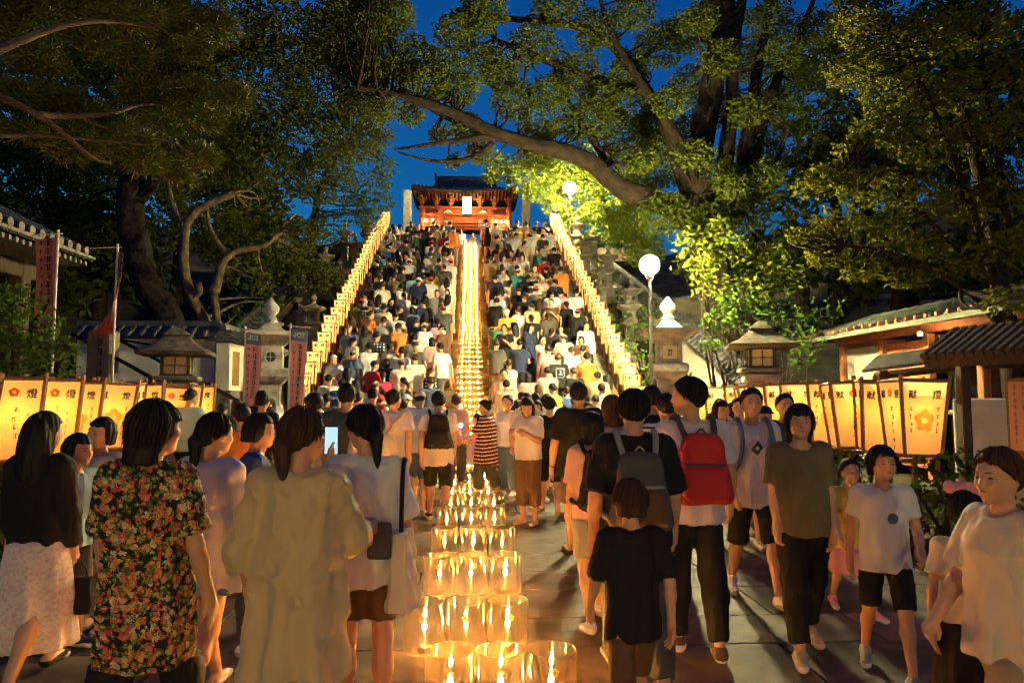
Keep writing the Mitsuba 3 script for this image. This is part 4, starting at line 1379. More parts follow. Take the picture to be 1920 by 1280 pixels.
stuff(obj('inscription', P(cat([m for j in range(9) for m in print_on(brush(rr), p[0] + .03, 2.55 - j * .17, .13, lambda u, v, o: np.array([u, p[1] - .171 - o, v]))])), 'ink', k))
for i, pts in enumerate(([at(135, 626, 12.9), at(283, 707, 12.9)], [at(214, 632, 15.2), at(307, 681, 15.2)], [at(380, 716, 12.6), at(462, 760, 12.6)])):
    k = thing('handrail', ['long black sloping handrail in front of the stele', 'short black handrail against the left white wall', 'black handrail sloping down behind the last left lantern'][i], 'handrail')
    a, c = np.array(pts[0]), np.array(pts[1])
    d_ = (c - a)
    obj('rail', P(tube([a, c, c + [0.02, 0, -.10]], .032, 8), 40), 'black_metal', k)
    if i == 1: obj('lower_rail', P(tube([a + [0, 0, -.03], c + [.3, 0, .28]], .022, 8), 40), 'black_metal', k)
    for t in (.05, .98):
        q = a + d_ * t
        obj('post', P(tube([q, [q[0], q[1], -.1 if i != 1 else .6]], .026, 8), 40), 'black_metal', k)


def banner(px, Y, ztop, zbot, w, side, label, mats, seed, fold=.03, text=None, lean=0.0, twist=None):
    p = at(px, 700, Y)
    k = thing('banner', label, 'banner')
    zg = 0.0
    obj('pole', P(tube([(p[0], p[1], zg), (p[0] + lean, p[1], ztop + .10)], .018, 8), 40), 'pole_white', k)
    obj('crossbar', P(tube([(p[0] + lean - side * .06, p[1], ztop + .05), (p[0] + lean + side * (w + .05), p[1] - .04, ztop + .02)], .009, 6), 40), 'pole_white', k)
    z = np.linspace(ztop, zbot, 34)

    def surf(u, v, o=0.0):
        """u 0..1 across, v 0..1 down."""
        zz = ztop + (zbot - ztop) * v - .05 * u * (1 - v)
        ww = w * (1 - .12 * v) if twist is None else w * np.interp(v, *twist)
        x = p[0] + lean * (1 - v) + side * u * ww
        y = p[1] - .04 * u + fold * math.sin(5.5 * v + seed + 2.5 * u) * (.25 + u) + .01 * math.sin(15 * u + seed) - o
        return np.array([x, y, zz])
    cuts = [c for c, _ in mats] + [1.0]
    for (v0, mat), v1 in zip(mats, cuts[1:]):
        U, V = np.meshgrid(np.linspace(.02, 1, 9), np.linspace(v0, v1, max(3, int(40 * (v1 - v0)))), indexing='ij')
        pv = np.array([surf(a_, b_) for a_, b_ in zip(U.ravel(), V.ravel())])
        kk = V.shape[1]
        ii, jj = np.meshgrid(np.arange(8), np.arange(kk - 1), indexing='ij')
        q = np.stack([ii * kk + jj, (ii + 1) * kk + jj, (ii + 1) * kk + jj + 1, ii * kk + jj + 1], -1).reshape(-1, 4)
        obj('cloth', P((pv, q), True), mat, k)
    H = ztop - zbot
    r = np.random.default_rng(seed)
    fc = lambda u, v, o: surf(u / w, v / H, o + .004)
    if text:
        m = meshkit.text_mesh(text, .085, .002, True)
        b0, b1 = m.bounds
        m.vertices = np.array([surf(.5 + (q[0] - (b0[0] + b1[0]) / 2) / w * (1 if side > 0 else -1), .055 - (q[1] - (b0[1] + b1[1]) / 2) / H, .004 + q[2]) for q in m.vertices])
        stuff(obj('lettering', P(m), 'white_paint', k))
    ms = []
    n = int(H / .115)
    for j in range(2 if text else 0, n - 2):
        for cu, sz in ((.62, .10), (.25, .05)):
            fl = lambda u, v, o, s=side: surf((u / w) if s > 0 else 1 - u / w, v / H, o + .004)
            ms += print_on([Polygon([(x_, -y_) for x_, y_ in g.exterior.coords]) for g in brush(r)], w * cu, j * .115 + .06, sz, fl)
    stuff(obj('writing', P(cat(ms)), 'ink' if text else 'banner_plum' if False else 'ink', k))


banner(459, 13.2, 2.76, 1.30, .29, 1, 'left of two pink banners with a blue head, before the stained wall', [(0, 'banner_blue'), (.14, 'banner_pink')], 2, text='JCI', lean=-.01, twist=([0, .3, .6, 1], [1, 1.05, .9, .5]))
banner(540, 13.2, 2.82, 1.18, .30, 1, 'right of two pink banners with a blue head, beside the stair lanterns', [(0, 'banner_blue'), (.12, 'banner_pink')], 5, text='JCI', lean=.03)
banner(97, 10.3, 3.78, 2.60, .26, -1, 'tall dark red banner hanging under the gatehouse eave', [(0, 'banner_plum'), (.12, 'banner_plum')], 3, fold=.02)
banner(211, 11.6, 3.86, 2.58, .34, -1, 'twisted dark red banner on a tall pale pole before the stele', [(0, 'banner_plum'), (.82, 'banner_red')], 7, fold=.06, twist=([0, .3, .55, .75, 1], [-.35, -.40, -.15, .35, 1.0]))

# ------------------------------------------------------------------ right: small shrine office, notice boards, low wall
k = thing('shrine_office', 'low orange-lit wooden shrine office with a pale green roof on the right', 'building')
RX, RZ = 7.9, 3.0
v = np.array([[RX, 10.6, RZ], [RX, 17.6, RZ - .02], [RX + 1.9, 17.6, RZ + .60], [RX + 1.9, 10.6, RZ + .62]])
vv = np.vstack([v, v - [0, 0, .09]])
obj('roof', P(trimesh.Trimesh(vv, np.array([[0, 2, 1], [0, 3, 2], [4, 5, 6], [4, 6, 7], [0, 1, 5], [0, 5, 4], [1, 2, 6], [1, 6, 5], [2, 3, 7], [2, 7, 6], [3, 0, 4], [3, 4, 7]]), process=False)), 'copper_green', k)
seam = P(tube([(0, 0, .02), (1.9, 0, .62)], .022, 6))
for yy in np.arange(10.7, 17.6, .42):
    obj('roof_seam', seam, 'copper_green', k, T().translate([RX, float(yy), RZ]))
for yy in np.arange(10.7, 17.6, .30):
    obj('rafter', P(box(RX + .42, yy, RZ - .045 + .09, .84, .06, .07)), 'wood_orange', k)
obj('beam', P(box(RX + .95, 14.1, RZ - .02, .16, 6.8, .22, .02)), 'wood_orange', k)
for yy in (10.9, 12.4, 13.9, 15.5, 17.2):
    obj('post', P(box(RX + .95, yy, 1.4, .16, .16, 2.9, .015)), 'wood_orange', k)
obj('pale_wall', P(box(RX + 1.0, 16.35, 1.5, .06, 1.5, 2.5)), 'plaster', k)
obj('orange_wall', P(box(RX + 1.0, 14.7, 1.5, .06, 1.4, 2.5)), 'wood_orange', k)
obj('back_wall', P(box(RX + 2.5, 13.5, 1.5, .08, 6.0, 3.0)), 'wood_dark', k)
obj('end_wall', P(box(RX + 1.75, 17.3, 1.5, 1.5, .08, 3.0)), 'wood_orange', k)
obj('counter', P(box(RX + .95, 12.4, 1.35, .30, 2.9, .08, .01)), 'wood_grey', k)
p = at(1725, 626, 13.2)
lk = thing('bare_bulb', 'bare white bulb glowing under the eave of the shrine office', 'lamp')
obj('bulb', P(moved(trimesh.creation.icosphere(2, .045), *p), True), None, lk, emitter={'type': 'area', 'radiance': rgb(14, 10, 5), 'sampling_weight': 2.0})
obj('cord', P(tube([p + [0, 0, .04], p + [.02, 0, .30]], .006, 5)), 'black_metal', lk)
p = at(1775, 648, 12.6)
k = thing('wooden_plaque', 'upright wooden plaque with faded writing on the shrine office', 'sign')
obj('board', P(box(p[0], p[1], p[2], .26, .03, .40, .006)), 'wood_orange', k)
stuff(obj('writing', P(cat([m for j in range(3) for m in print_on(brush(rr), p[0], p[2] + .12 - j * .12, .09, lambda u, v, o: np.array([u, p[1] - .0155 - o, v]))])), 'ink', k))

k = thing('notice_shelter', 'dark roofed wooden notice shelter behind the nearest right lantern', 'notice board')
a, c = at(1640, 694, 9.6), at(1815, 672, 8.7)
d_ = (c - a) / np.linalg.norm(c - a)
for q in range(7):
    b0 = a + (c - a) * (q / 7)
    b1 = a + (c - a) * ((q + .985) / 7)
    n_ = np.array([-d_[1], d_[0], 0])
    vs = np.array([b0 - n_ * .35, b1 - n_ * .35, b1 + n_ * .1 + [0, 0, .20], b0 + n_ * .1 + [0, 0, .20]])
    vs = np.vstack([vs, vs - [0, 0, .04]])
    obj('roof_board', P(trimesh.Trimesh(vs, np.array([[0, 1, 2], [0, 2, 3], [4, 6, 5], [4, 7, 6], [0, 4, 5], [0, 5, 1], [1, 5, 6], [1, 6, 2], [2, 6, 7], [2, 7, 3], [3, 7, 4], [3, 4, 0]]), process=False)), 'wood_grey', k)
for t in (.08, .93):
    q = a + (c - a) * t
    obj('post', P(box(q[0], q[1], q[2] / 2 - .02, .12, .12, q[2], .012)), 'wood_dark', k)
q = (a + c) / 2
obj('beam', P(tube([a - [0, 0, .08], c - [0, 0, .08]], .05, 4)), 'wood_dark', k)

k = thing('notice_board', 'roofed notice board with a pinkish poster at the right edge', 'notice board')
e0, e1 = at(1792, 664, 8.4), at(2010, 640, 7.2)
e0[2] = e1[2] = 2.06
d_ = (e1 - e0) / np.linalg.norm(e1 - e0)
n_ = np.array([-d_[1], d_[0], 0])
prof_ = [(-.55, 0), (0, .32), (.55, 0), (.50, -.10), (0, .20), (-.50, -.10)]
vs = np.array([[*(e + n_ * o + [0, 0, z])] for e in (e0, e1) for o, z in prof_])
fs = [[j, (j + 1) % 6, (j + 1) % 6 + 6, j + 6] for j in range(6)]
m = trimesh.Trimesh(vs, np.array([[x_[0], x_[1], x_[2]] for x_ in fs] + [[x_[0], x_[2], x_[3]] for x_ in fs] + [[0, 1, 5], [1, 4, 5], [1, 2, 4], [2, 3, 4], [6, 11, 7], [7, 11, 10], [7, 10, 8], [8, 10, 9]]), process=False)
m.fix_normals()
obj('roof', P(m), 'wood_dark', k)
for t in np.arange(.03, 1, .085):
    q = e0 + (e1 - e0) * t
    obj('roof_tile', P(tube([q + [0, 0, .345], q - n_ * .57 + [0, 0, .02]], .05, 6), 40), 'wood_dark', k)
for t in (.06, .97):
    q = e0 + (e1 - e0) * t
    obj('post', P(box(q[0], q[1], 1.0, .11, .11, 2.1, .01)), 'wood_dark', k)
b0, b1 = e0 + (e1 - e0) * .42 + n_ * .06, e0 + (e1 - e0) * .97 + n_ * .06
m = box(0, 0, 1.40, np.linalg.norm(b1 - b0), .04, .86, .008)
ang_ = math.degrees(math.atan2(d_[1], d_[0]))
obj('panel', P(moved(m, *((b0 + b1) / 2)[:2], 0, ang_)), 'wood', k)
pm = box(-.05, -.026, 1.42, .52, .006, .74)
obj('poster', P(moved(pm, *((b0 + b1) / 2)[:2], 0, ang_)), 'cloth_peach', k)
stuff(obj('writing', P(moved(cat([m_ for c_ in range(5) for j in range(9) for m_ in print_on(brush(rr), -.24 + c_ * .095, 1.73 - j * .072, .05, lambda u, v, o: np.array([u, -.0295 - o, v]))]), *((b0 + b1) / 2)[:2], 0, ang_)), 'banner_plum', k))
a, c = at(1788, 780, 10.6), at(1990, 780, 9.8)
tag(obj('garden_wall', P(tube([(a[0], a[1], .84), (c[0], c[1], .84)], .01, 4) if False else moved(box(0, 0, .86, float(np.linalg.norm((c - a)[:2])), .16, 1.50, .02), (a[0] + c[0]) / 2, (a[1] + c[1]) / 2, 0, math.degrees(math.atan2(c[1] - a[1], c[0] - a[0])))), 'plaster'), 'low pale plaster wall behind the notice board posts', 'wall')

# ------------------------------------------------------------------ trees and plants
def leaf_mesh(pts, size, r, droop=.25, flat=.5, wide=.55):
    n = len(pts)
    u = r.normal(size=(n, 3))
    u[:, 2] = u[:, 2] * (1 - flat) - droop
    u /= np.linalg.norm(u, axis=1, keepdims=True)
    w = r.normal(size=(n, 3))
    w[:, 2] *= 1 - flat
    w -= u * (u * w).sum(1, keepdims=True)
    w /= np.linalg.norm(w, axis=1, keepdims=True) + 1e-9
    s = (size * (.65 + .7 * r.random(n)))[:, None]
    nn = np.cross(u, w)
    a, b, c, d = pts, pts + u * s * .45 + w * s * wide * .5 + nn * s * .06, pts + u * s, pts + u * s * .45 - w * s * wide * .5 + nn * s * .06
    v = np.stack([a, b, c, d], 1).reshape(-1, 3)
    k = np.arange(n)[:, None] * 4
    return v, np.vstack([k + [0, 1, 2], k + [0, 2, 3]])


def clump_points(c, rad, n, r, gap=.45, freq=1.3, shell=.35):
    d = r.normal(size=(int(n * 2.2), 3))
    d /= np.linalg.norm(d, axis=1, keepdims=True)
    rr_ = shell + (1 - shell) * r.random(len(d)) ** .5
    p = c + d * rr_[:, None] * rad * (.75 + .5 * meshkit.noise(d * 2.1 + c, 3))[:, None]
    keep = meshkit.noise(p * freq, 7) * .65 + meshkit.noise(p * freq * 2.7, 9) * .35 > gap
    return p[keep][:n]


def make_tree(name, label, cat_, limbs, clumps, leaf, size, dens, seed, bark='bark', group=None, gap=.45, freq=1.3, droop=.25, flat=.45, twigs=0, parts=('trunk', 'limb', 'crown'), wide=.55):
    """limbs: [(points, r0, r1)] in the world; clumps: [(centre, (rx, ry, rz))]; dens: leaves per square metre of clump."""
    r = np.random.default_rng(seed)
    k = thing(name, label, cat_, group)
    for i, (pts, r0, r1) in enumerate(limbs):
        p = spline(pts, max(8, len(pts) * 6))
        p = p + .35 * r1 * 0 + (meshkit.fbm(p * .9 + seed, 2, 3)[:, None] - .5) * r0 * .9 * np.array([1, 1, .3])
        t = np.linspace(0, 1, len(p))
        rad = (r0 + (r1 - r0) * t ** .8) * (1 + .16 * (meshkit.noise(p * 2.3, 4) - .5))
        obj(parts[0] if i == 0 else parts[1], P(tube(p, rad, 10), True), bark, k)
    P_, cs = [], []
    for c, rad in clumps:
        rad = np.array(rad, float)
        n = int(dens * 4.2 * (rad[0] * rad[1] * rad[2]) ** (2 / 3))
        q = clump_points(np.asarray(c, float), rad, n, r, gap, freq)
        P_.append(q)
        cs.append((np.asarray(c, float), rad))
    if twigs and limbs:
        allp = np.vstack([spline(p_, 20)[6:] for p_, _, _ in limbs])
        ms = []
        for c, rad in cs:
            for _ in range(twigs):
                e = c + r.normal(size=3) * rad * .45
                a = allp[np.argmin(np.linalg.norm(allp - e, axis=1))]
                if np.linalg.norm(a - e) > 2.6: continue
                m = (a + e) / 2 + r.normal(size=3) * .12 * np.linalg.norm(e - a)
                ms.append(tube(spline([a, m, e], 7), np.linspace(.035, .010, 7) * (1 + .3 * np.linalg.norm(e - a) / 3), 5, False))
        stuff(obj('twigs', P(cat(ms), True), bark, k))
    stuff(obj(parts[2], P(leaf_mesh(np.vstack(P_), size, r, droop, flat, wide)), leaf, k))
    return k


def C(px, py, Y, r, fy=1.0, fz=.8):
    """A clump seen at (px, py), r in photograph pixels."""
    rm = r * Y / F
    return (at(px, py, Y), (rm, rm * fy, rm * fz))


def L(r0, r1, *pts):
    return ([at(*p) for p in pts], r0, r1)


def foot(px, py, Y):
    q = at(px, py, Y)
    return np.array([q[0], q[1], float(hill(q[0], q[1])) - .2])


def LF(r0, r1, base, *pts):
    return ([foot(*base)] + [at(*p) for p in pts], r0, r1)


# the great camphor on the right, one limb reaching left over the stair
cl = [(700, 55, 19, 50), (775, 100, 19, 48), (690, 135, 19.5, 45), (800, 160, 19, 48), (860, 55, 19, 50), (905, 120, 19.5, 50), (965, 190, 20, 48), (1000, 85, 20, 52), (1080, 135, 20.5, 52), (1120, 55, 20, 50), (1175, 195, 21, 55),
      (1240, 85, 21, 52), (1010, 238, 20, 45), (1100, 225, 20.5, 58), (1180, 262, 21, 60), (1228, 312, 21, 62), (868, 238, 19.5, 38), (832, 120, 19, 40),
      (735, 20, 18.5, 50), (905, 20, 19, 50), (1045, 15, 20, 50), (1300, 160, 21, 50), (1395, 110, 21.5, 55), (1480, 150, 21.5, 55), (1290, 245, 21.5, 48), (1340, 335, 20, 55), (1425, 290, 21, 52), (1475, 220, 21, 52), (1245, 400, 19.5, 55), (1330, 420, 19.2, 52),
      (1400, 390, 19.6, 55), (1190, 20, 20, 45), (1340, 30, 21, 52), (1440, 40, 21, 52), (1520, 60, 21, 45), (720, 205, 19, 30), (770, 215, 19.3, 28), (900, 285, 19.8, 30), (1005, 290, 21, 42), (850, 300, 19.6, 18), (825, 250, 19.4, 22), (1180, 130, 20.5, 45), (640, 20, 19, 50), (620, 90, 19.4, 40), (1300, 290, 18.6, 40), (1255, 190, 18.8, 38), (1400, 210, 19, 40), (1350, 110, 19, 42), (1430, 330, 18.8, 40), (1310, 40, 19, 40), (1370, 350, 18.4, 36), (1470, 100, 19.2, 42), (1200, 300, 18.8, 34), (740, 130, 19.2, 45), (860, 170, 19.4, 42), (940, 140, 19.8, 42), (1030, 175, 20.2, 45), (1130, 180, 20.6, 45), (1290, 60, 21, 50), (1220, 240, 21, 45), (1360, 200, 21.5, 45), (1440, 200, 21.6, 45), (1170, 420, 24, 45), (1210, 470, 23, 42), 
      (700, -80, 17, 70), (850, -120, 16, 90), (1000, -160, 16, 90), (1150, -160, 17, 90), (1300, -140, 18, 90), (760, -250, 14, 110), (950, -330, 13, 120), (1150, -350, 13.5, 120), (1350, -300, 15, 110), (900, -520, 11, 150), (1150, -560, 11, 150)]
camphor = make_tree('camphor_tree', 'huge camphor tree whose long bough reaches left across the stair', 'tree',
    [LF(.50, .30, (1330, 600, 20), (1320, 430, 20), (1305, 330, 20), (1330, 180, 20.2), (1345, -40, 20.4)),
     L(.38, .07, (1300, 430, 20), (1225, 375, 19.9), (1165, 352, 19.8), (1120, 312, 19.6), (1060, 285, 19.4), (955, 258, 19.2), (860, 215, 19), (770, 185, 18.8), (670, 165, 18.6)),
     L(.12, .03, (960, 260, 19.2), (870, 262, 19.1), (800, 272, 19), (738, 280, 18.9)),
     L(.09, .02, (925, 268, 19.2), (855, 302, 19.1), (800, 300, 19), (745, 285, 18.9)),
     L(.13, .03, (930, 245, 19.1), (850, 225, 19.4), (780, 190, 19.4), (690, 180, 19.3)),
     L(.30, .06, (1300, 400, 20.1), (1262, 270, 20.4), (1200, 150, 20.6), (1130, 70, 20.5), (1010, 40, 20.2), (880, 15, 20)),
     L(.22, .05, (1212, 170, 20.6), (1120, 150, 20.4), (1040, 120, 20.2), (930, 75, 20)),
     L(.30, .12, (1335, 400, 20.2), (1365, 260, 20.4), (1375, 120, 20.6), (1400, -40, 20.8)),
     L(.28, .10, (1385, 380, 20.4), (1402, 250, 20.8), (1425, 110, 21), (1450, -40, 21)),
     L(.22, .06, (1415, 300, 20.8), (1450, 170, 21), (1495, 70, 21), (1535, -30, 21)),
     L(.20, .05, (1290, 330, 20), (1240, 210, 19.8), (1160, 90, 19.6), (1120, -30, 19.5)),
     L(.14, .04, (1150, 345, 19.8), (1110, 260, 20.4), (1070, 200, 20.6), (1040, 120, 20.8)),
     L(.18, .05, (1330, 440, 20), (1390, 400, 19.6), (1440, 330, 19.4), (1480, 240, 19.2))],
    [C(*c) for c in cl], 'leaf_camphor', .125, 640, 5, gap=.29, freq=1.5, twigs=5)

# the dark evergreen mass on the left
make_tree('evergreen_tree', 'dark evergreen tree with a massive trunk behind the left white wall', 'tree',
    [LF(.42, .28, (285, 600, 19), (272, 500, 19), (245, 420, 19), (240, 340, 19), (262, 220, 19.3), (300, 60, 19.6)), L(.20, .06, (250, 380, 19), (290, 330, 19), (330, 250, 19.2), (420, 150, 19.4)), L(.26, .08, (262, 220, 19.3), (380, 120, 19.4), (520, 80, 19.6), (640, 90, 19.8))],
    [C(*c) for c in [(430, 60, 19, 95), (540, 70, 19.5, 95), (640, 70, 20, 80), (600, 170, 20, 85), (500, 180, 19.5, 90), (420, 180, 19, 80), (560, 260, 20, 80), (650, 250, 20.5, 70), (480, 290, 19.5, 75), (380, 300, 19.6, 60), (600, 330, 20.5, 65), (670, 160, 20.5, 60), (300, 130, 20, 90), (180, 100, 20, 100), (250, 240, 20.5, 80), (680, 20, 19.5, 70), (690, 90, 20, 40), (120, 330, 21, 90), (60, 420, 20.5, 80), (180, 420, 21, 75), (320, 420, 21.5, 70), (300, 320, 21, 70), (430, 440, 22, 65), (520, 480, 22, 60), (590, 520, 23, 50), (700, -90, 18, 110), (450, -120, 16, 140), (200, -150, 14, 150)]],
    'leaf_broadleaf', .15, 330, 8, gap=.12, twigs=3)
make_tree('hillside_tree', 'leafy tree lit from below, leaning over the left side of the stair', 'tree',
    [LF(.20, .10, (592, 470, 27), (590, 400, 27), (610, 330, 27), (660, 250, 27)), L(.10, .04, (600, 380, 27), (560, 340, 27), (520, 300, 27))],
    [C(*c) for c in [(700, 250, 26, 42), (718, 310, 26, 30), (690, 350, 26, 45), (640, 300, 27, 50), (660, 395, 25.5, 38), (720, 380, 26, 22), (705, 200, 25.5, 36), (560, 330, 27, 40), (690, 410, 25.5, 30), (610, 425, 25, 42), (660, 200, 26, 40)]],
    'leaf_camphor', .14, 230, 12, gap=.40, twigs=4)
make_tree('crooked_tree', 'crooked tree with pale twisting boughs behind the left white wall', 'tree',
    [LF(.16, .09, (372, 640, 17.8), (362, 555, 17.7), (350, 520, 17.6), (343, 460, 17.6), (350, 415, 17.6), (385, 385, 17.7), (440, 362, 17.8)),
     L(.12, .07, (365, 552, 17.7), (374, 540, 17.5), (370, 530, 17.4)), L(.13, .05, (402, 548, 17.7), (412, 510, 17.6), (430, 478, 17.6), (470, 466, 17.6), (512, 445, 17.6)), L(.08, .03, (428, 480, 17.6), (405, 452, 17.7), (388, 405, 17.8), (390, 380, 17.8)),
     L(.09, .05, (345, 425, 17.6), (325, 385, 17.7), (316, 330, 17.8)), L(.06, .02, (325, 330, 17.8), (355, 330, 17.7), (390, 318, 17.7)), L(.10, .08, (404, 640, 17.8), (404, 590, 17.7), (402, 548, 17.7))],
    [C(*c) for c in [(440, 400, 18.4, 48), (500, 440, 18.2, 46), (560, 445, 18, 40), (460, 520, 18.4, 52), (500, 560, 18.2, 45), (420, 590, 18.6, 45), (380, 340, 18.6, 42), (540, 420, 18.6, 40), (470, 350, 18.8, 50), (595, 440, 17.6, 26)]],
    'leaf_broadleaf', .15, 130, 14, 'bark_pale', gap=.42, twigs=3)
# trees further up both hillsides: they close the view behind
spots = [(90, 250, 25, 190), (330, 230, 27, 170), (480, 430, 29, 110), (180, 470, 26, 130), (60, 520, 22, 110), (560, 520, 32, 60), (420, 330, 30, 120), (250, 60, 29, 150), (1560, 300, 26, 150), (1700, 250, 25, 170), (1860, 200, 24, 190), (1500, 480, 25, 110), (1680, 480, 24, 120), (1860, 480, 22, 140), (1410, 480, 27, 70), (1610, 90, 27, 130), (1790, 60, 26, 150), (1330, 480, 29, 60)]
WHERE = ['above the gatehouse roof', 'behind the massive evergreen trunk', 'low beside the left slope wall', 'behind the two dark red banners', 'behind the left edge shrub', 'highest up by the slope wall', 'behind the crooked tree', 'at the top behind the pine',
         'right of the camphor trunks', 'behind the middle of the maple', 'at the right picture edge', 'behind the bright lamp-lit tree', 'above the shrine office roof', 'low at the right edge', 'at the foot of the camphor', 'at the top beside the camphor', 'at the top right corner', 'between lamp post and camphor']
for i, (px, py, Y, r_) in enumerate(spots):
    s = 'left' if px < 900 else 'right'
    make_tree('wooded_slope_tree', f'shadowy tree crown of the {s} hillside, {WHERE[i]}', 'tree',
              [LF(.30, .15, (px, py + 160, Y), (px + 6, py + 60, Y), (px, py - 40, Y))],
              [C(px, py, Y, r_ * .62), C(px - r_ * .5, py + r_ * .25, Y + 1, r_ * .55), C(px + r_ * .5, py + r_ * .2, Y - .6, r_ * .55), C(px, py - r_ * .5, Y + .6, r_ * .5)],
              'leaf_broadleaf', .34, 75, 40 + i, group=f'shadowy trees of the {s} hillside', gap=.10)

# pine at the upper left, its needles in tufts
def needles(pts, dirs, n, ln, r, w=.016):
    N = len(pts)
    d = np.repeat(dirs, n, 0) * .55 + r.normal(size=(N * n, 3)) * .55
    d /= np.linalg.norm(d, axis=1, keepdims=True)
    p = np.repeat(pts, n, 0)
    s = np.cross(d, r.normal(size=(N * n, 3)))
    s /= np.linalg.norm(s, axis=1, keepdims=True) + 1e-9
    l_ = ln * (.7 + .5 * r.random((N * n, 1)))
    v = np.stack([p - s * w * .5, p + s * w * .5, p + d * l_], 1).reshape(-1, 3)
    return v, np.arange(len(v)).reshape(-1, 3)


r5 = np.random.default_rng(77)
pk_ = thing('pine_tree', 'pine with spreading boughs reaching in from the upper left', 'tree')
PX0 = np.array([-6.1, 6.6, 0.0])
plimbs = [([PX0, PX0 + [.15, .1, 2.6], PX0 + [-.1, .2, 5.0], PX0 + [.1, .3, 7.2]], .24, .12),
          ([PX0 + [0, .1, 4.0], at(-30, 172, 7.0), at(50, 205, 7.2), at(118, 250, 7.4), at(165, 290, 7.6), at(208, 306, 7.8)], .075, .016),
          ([at(75, 215, 7.25), at(150, 218, 7.6), at(220, 210, 7.9), at(270, 196, 8.2), at(330, 205, 8.4)], .035, .010),
          ([PX0 + [0, .1, 4.9], at(-20, 100, 6.8), at(50, 72, 7.0), at(120, 48, 7.2), at(200, 40, 7.5), at(300, 55, 7.8)], .075, .016),
          ([PX0 + [0, .1, 3.8], at(-10, 255, 7.0), at(80, 255, 7.3), at(170, 262, 7.6), at(280, 272, 7.8)], .04, .010),
          ([at(150, 218, 7.6), at(220, 245, 7.9), at(300, 260, 8.2), at(360, 290, 8.4)], .025, .008),
          ([PX0 + [0, .1, 5.4], at(40, -20, 7.0), at(180, -30, 7.6), at(330, -10, 8.1)], .06, .02)]
for i, (pts, a_, b_) in enumerate(plimbs):
    p = spline(pts, len(pts) * 7)
    obj('trunk' if i == 0 else 'limb', P(tube(p, np.linspace(a_, b_, len(p)), 8), True), 'bark' if i == 0 else 'bark_pale', pk_)
pads = [(40, 30, 7.0, 75), (140, 15, 7.2, 70), (230, 35, 7.5, 65), (310, 25, 7.8, 60), (390, 55, 8.1, 50), (60, 110, 7.2, 50), (350, 90, 8.1, 45), (180, 85, 7.5, 45), (280, 180, 8.2, 55), (350, 185, 8.4, 52), (420, 185, 8.6, 42), (310, 225, 8.3, 50), (380, 225, 8.5, 40), (110, 190, 7.5, 42), (180, 225, 7.7, 45),
        (60, 245, 7.3, 45), (140, 265, 7.5, 50), (230, 265, 7.8, 52), (270, 300, 8.0, 42), (370, 300, 8.5, 38), (130, 285, 7.6, 35), (20, 180, 7.1, 40), (455, 180, 8.7, 22), (250, 110, 7.8, 40), (330, 330, 8.6, 30), (30, 70, 7, 40)]
tp, td = [], []
for px, py, Y, rpx in pads:
    c, rm = at(px, py, Y + .35), .92 * rpx * Y / F
    n = int(rpx * rpx / 42)
    d = r5.normal(size=(n, 3))
    d /= np.linalg.norm(d, axis=1, keepdims=True)
    q = c + d * (r5.random((n, 1)) ** .4) * rm * np.array([1.15, 1.15, .55])
    tp.append(q)
    dd = d * [.6, .6, .25] + [.25, 0, .45]
    td.append(dd / np.linalg.norm(dd, axis=1, keepdims=True))
tp, td = np.vstack(tp), np.vstack(td)
stuff(obj('crown', P(needles(tp, td, 30, .17, r5)), 'leaf_pine', pk_))
ms = [tube([t_ - d_ * .18, t_], [.006, .004], 4, False) for t_, d_ in zip(tp[::3], td[::3])]
stuff(obj('twigs', P(cat(ms)), 'bark_pale', pk_))

# the maple hanging over the right lantern row
mc = [(1640, 60, 11.5, 75), (1740, 70, 11.2, 75), (1840, 50, 11, 70), (1600, 130, 11.6, 60), (1680, 170, 11.5, 75), (1780, 170, 11.2, 70), (1640, 245, 11.8, 55), (1740, 270, 11.4, 70), (1840, 250, 11, 70), (1560, 330, 12, 55), (1630, 350, 11.8, 65), (1720, 370, 11.4, 65), (1810, 380, 11.1, 65), (1890, 350, 10.6, 60),
      (1520, 350, 12.2, 35), (1570, 420, 12, 55), (1650, 440, 11.8, 60), (1740, 460, 11.4, 55), (1550, 480, 12.1, 40), (1620, 505, 11.9, 45), (1700, 520, 11.6, 40), (1600, 30, 12, 40), (1900, 130, 10.6, 60), (1880, 460, 10.5, 55), (1800, 500, 11, 45), (1590, 280, 12, 30), (1500, 440, 12.3, 25), (1890, 560, 10.2, 45)]
make_tree('maple_tree', 'broad maple with drooping olive foliage over the right lantern row', 'tree',
    [([np.array([8.6, 11.2, -.1]), np.array([8.5, 11.3, 2.4]), np.array([8.3, 11.3, 4.2]), np.array([8.0, 11.4, 6.4])], .22, .10), L(.09, .02, (1905, 620, 10.9), (1850, 480, 11.1), (1800, 330, 11.2), (1740, 180, 11.3), (1690, 60, 11.4)), L(.07, .02, (1900, 560, 10.9), (1800, 470, 11.2), (1700, 380, 11.5), (1600, 320, 11.8)),
     L(.06, .015, (1880, 620, 10.9), (1790, 530, 11.2), (1690, 480, 11.5), (1580, 460, 11.8)), L(.06, .02, (1890, 420, 10.8), (1860, 250, 11), (1840, 80, 11))],
    [C(*c, 1.0, .62) for c in mc], 'leaf_maple', .095, 560, 23, gap=.34, freq=2.2, flat=.62, droop=.35, twigs=6, wide=.7)

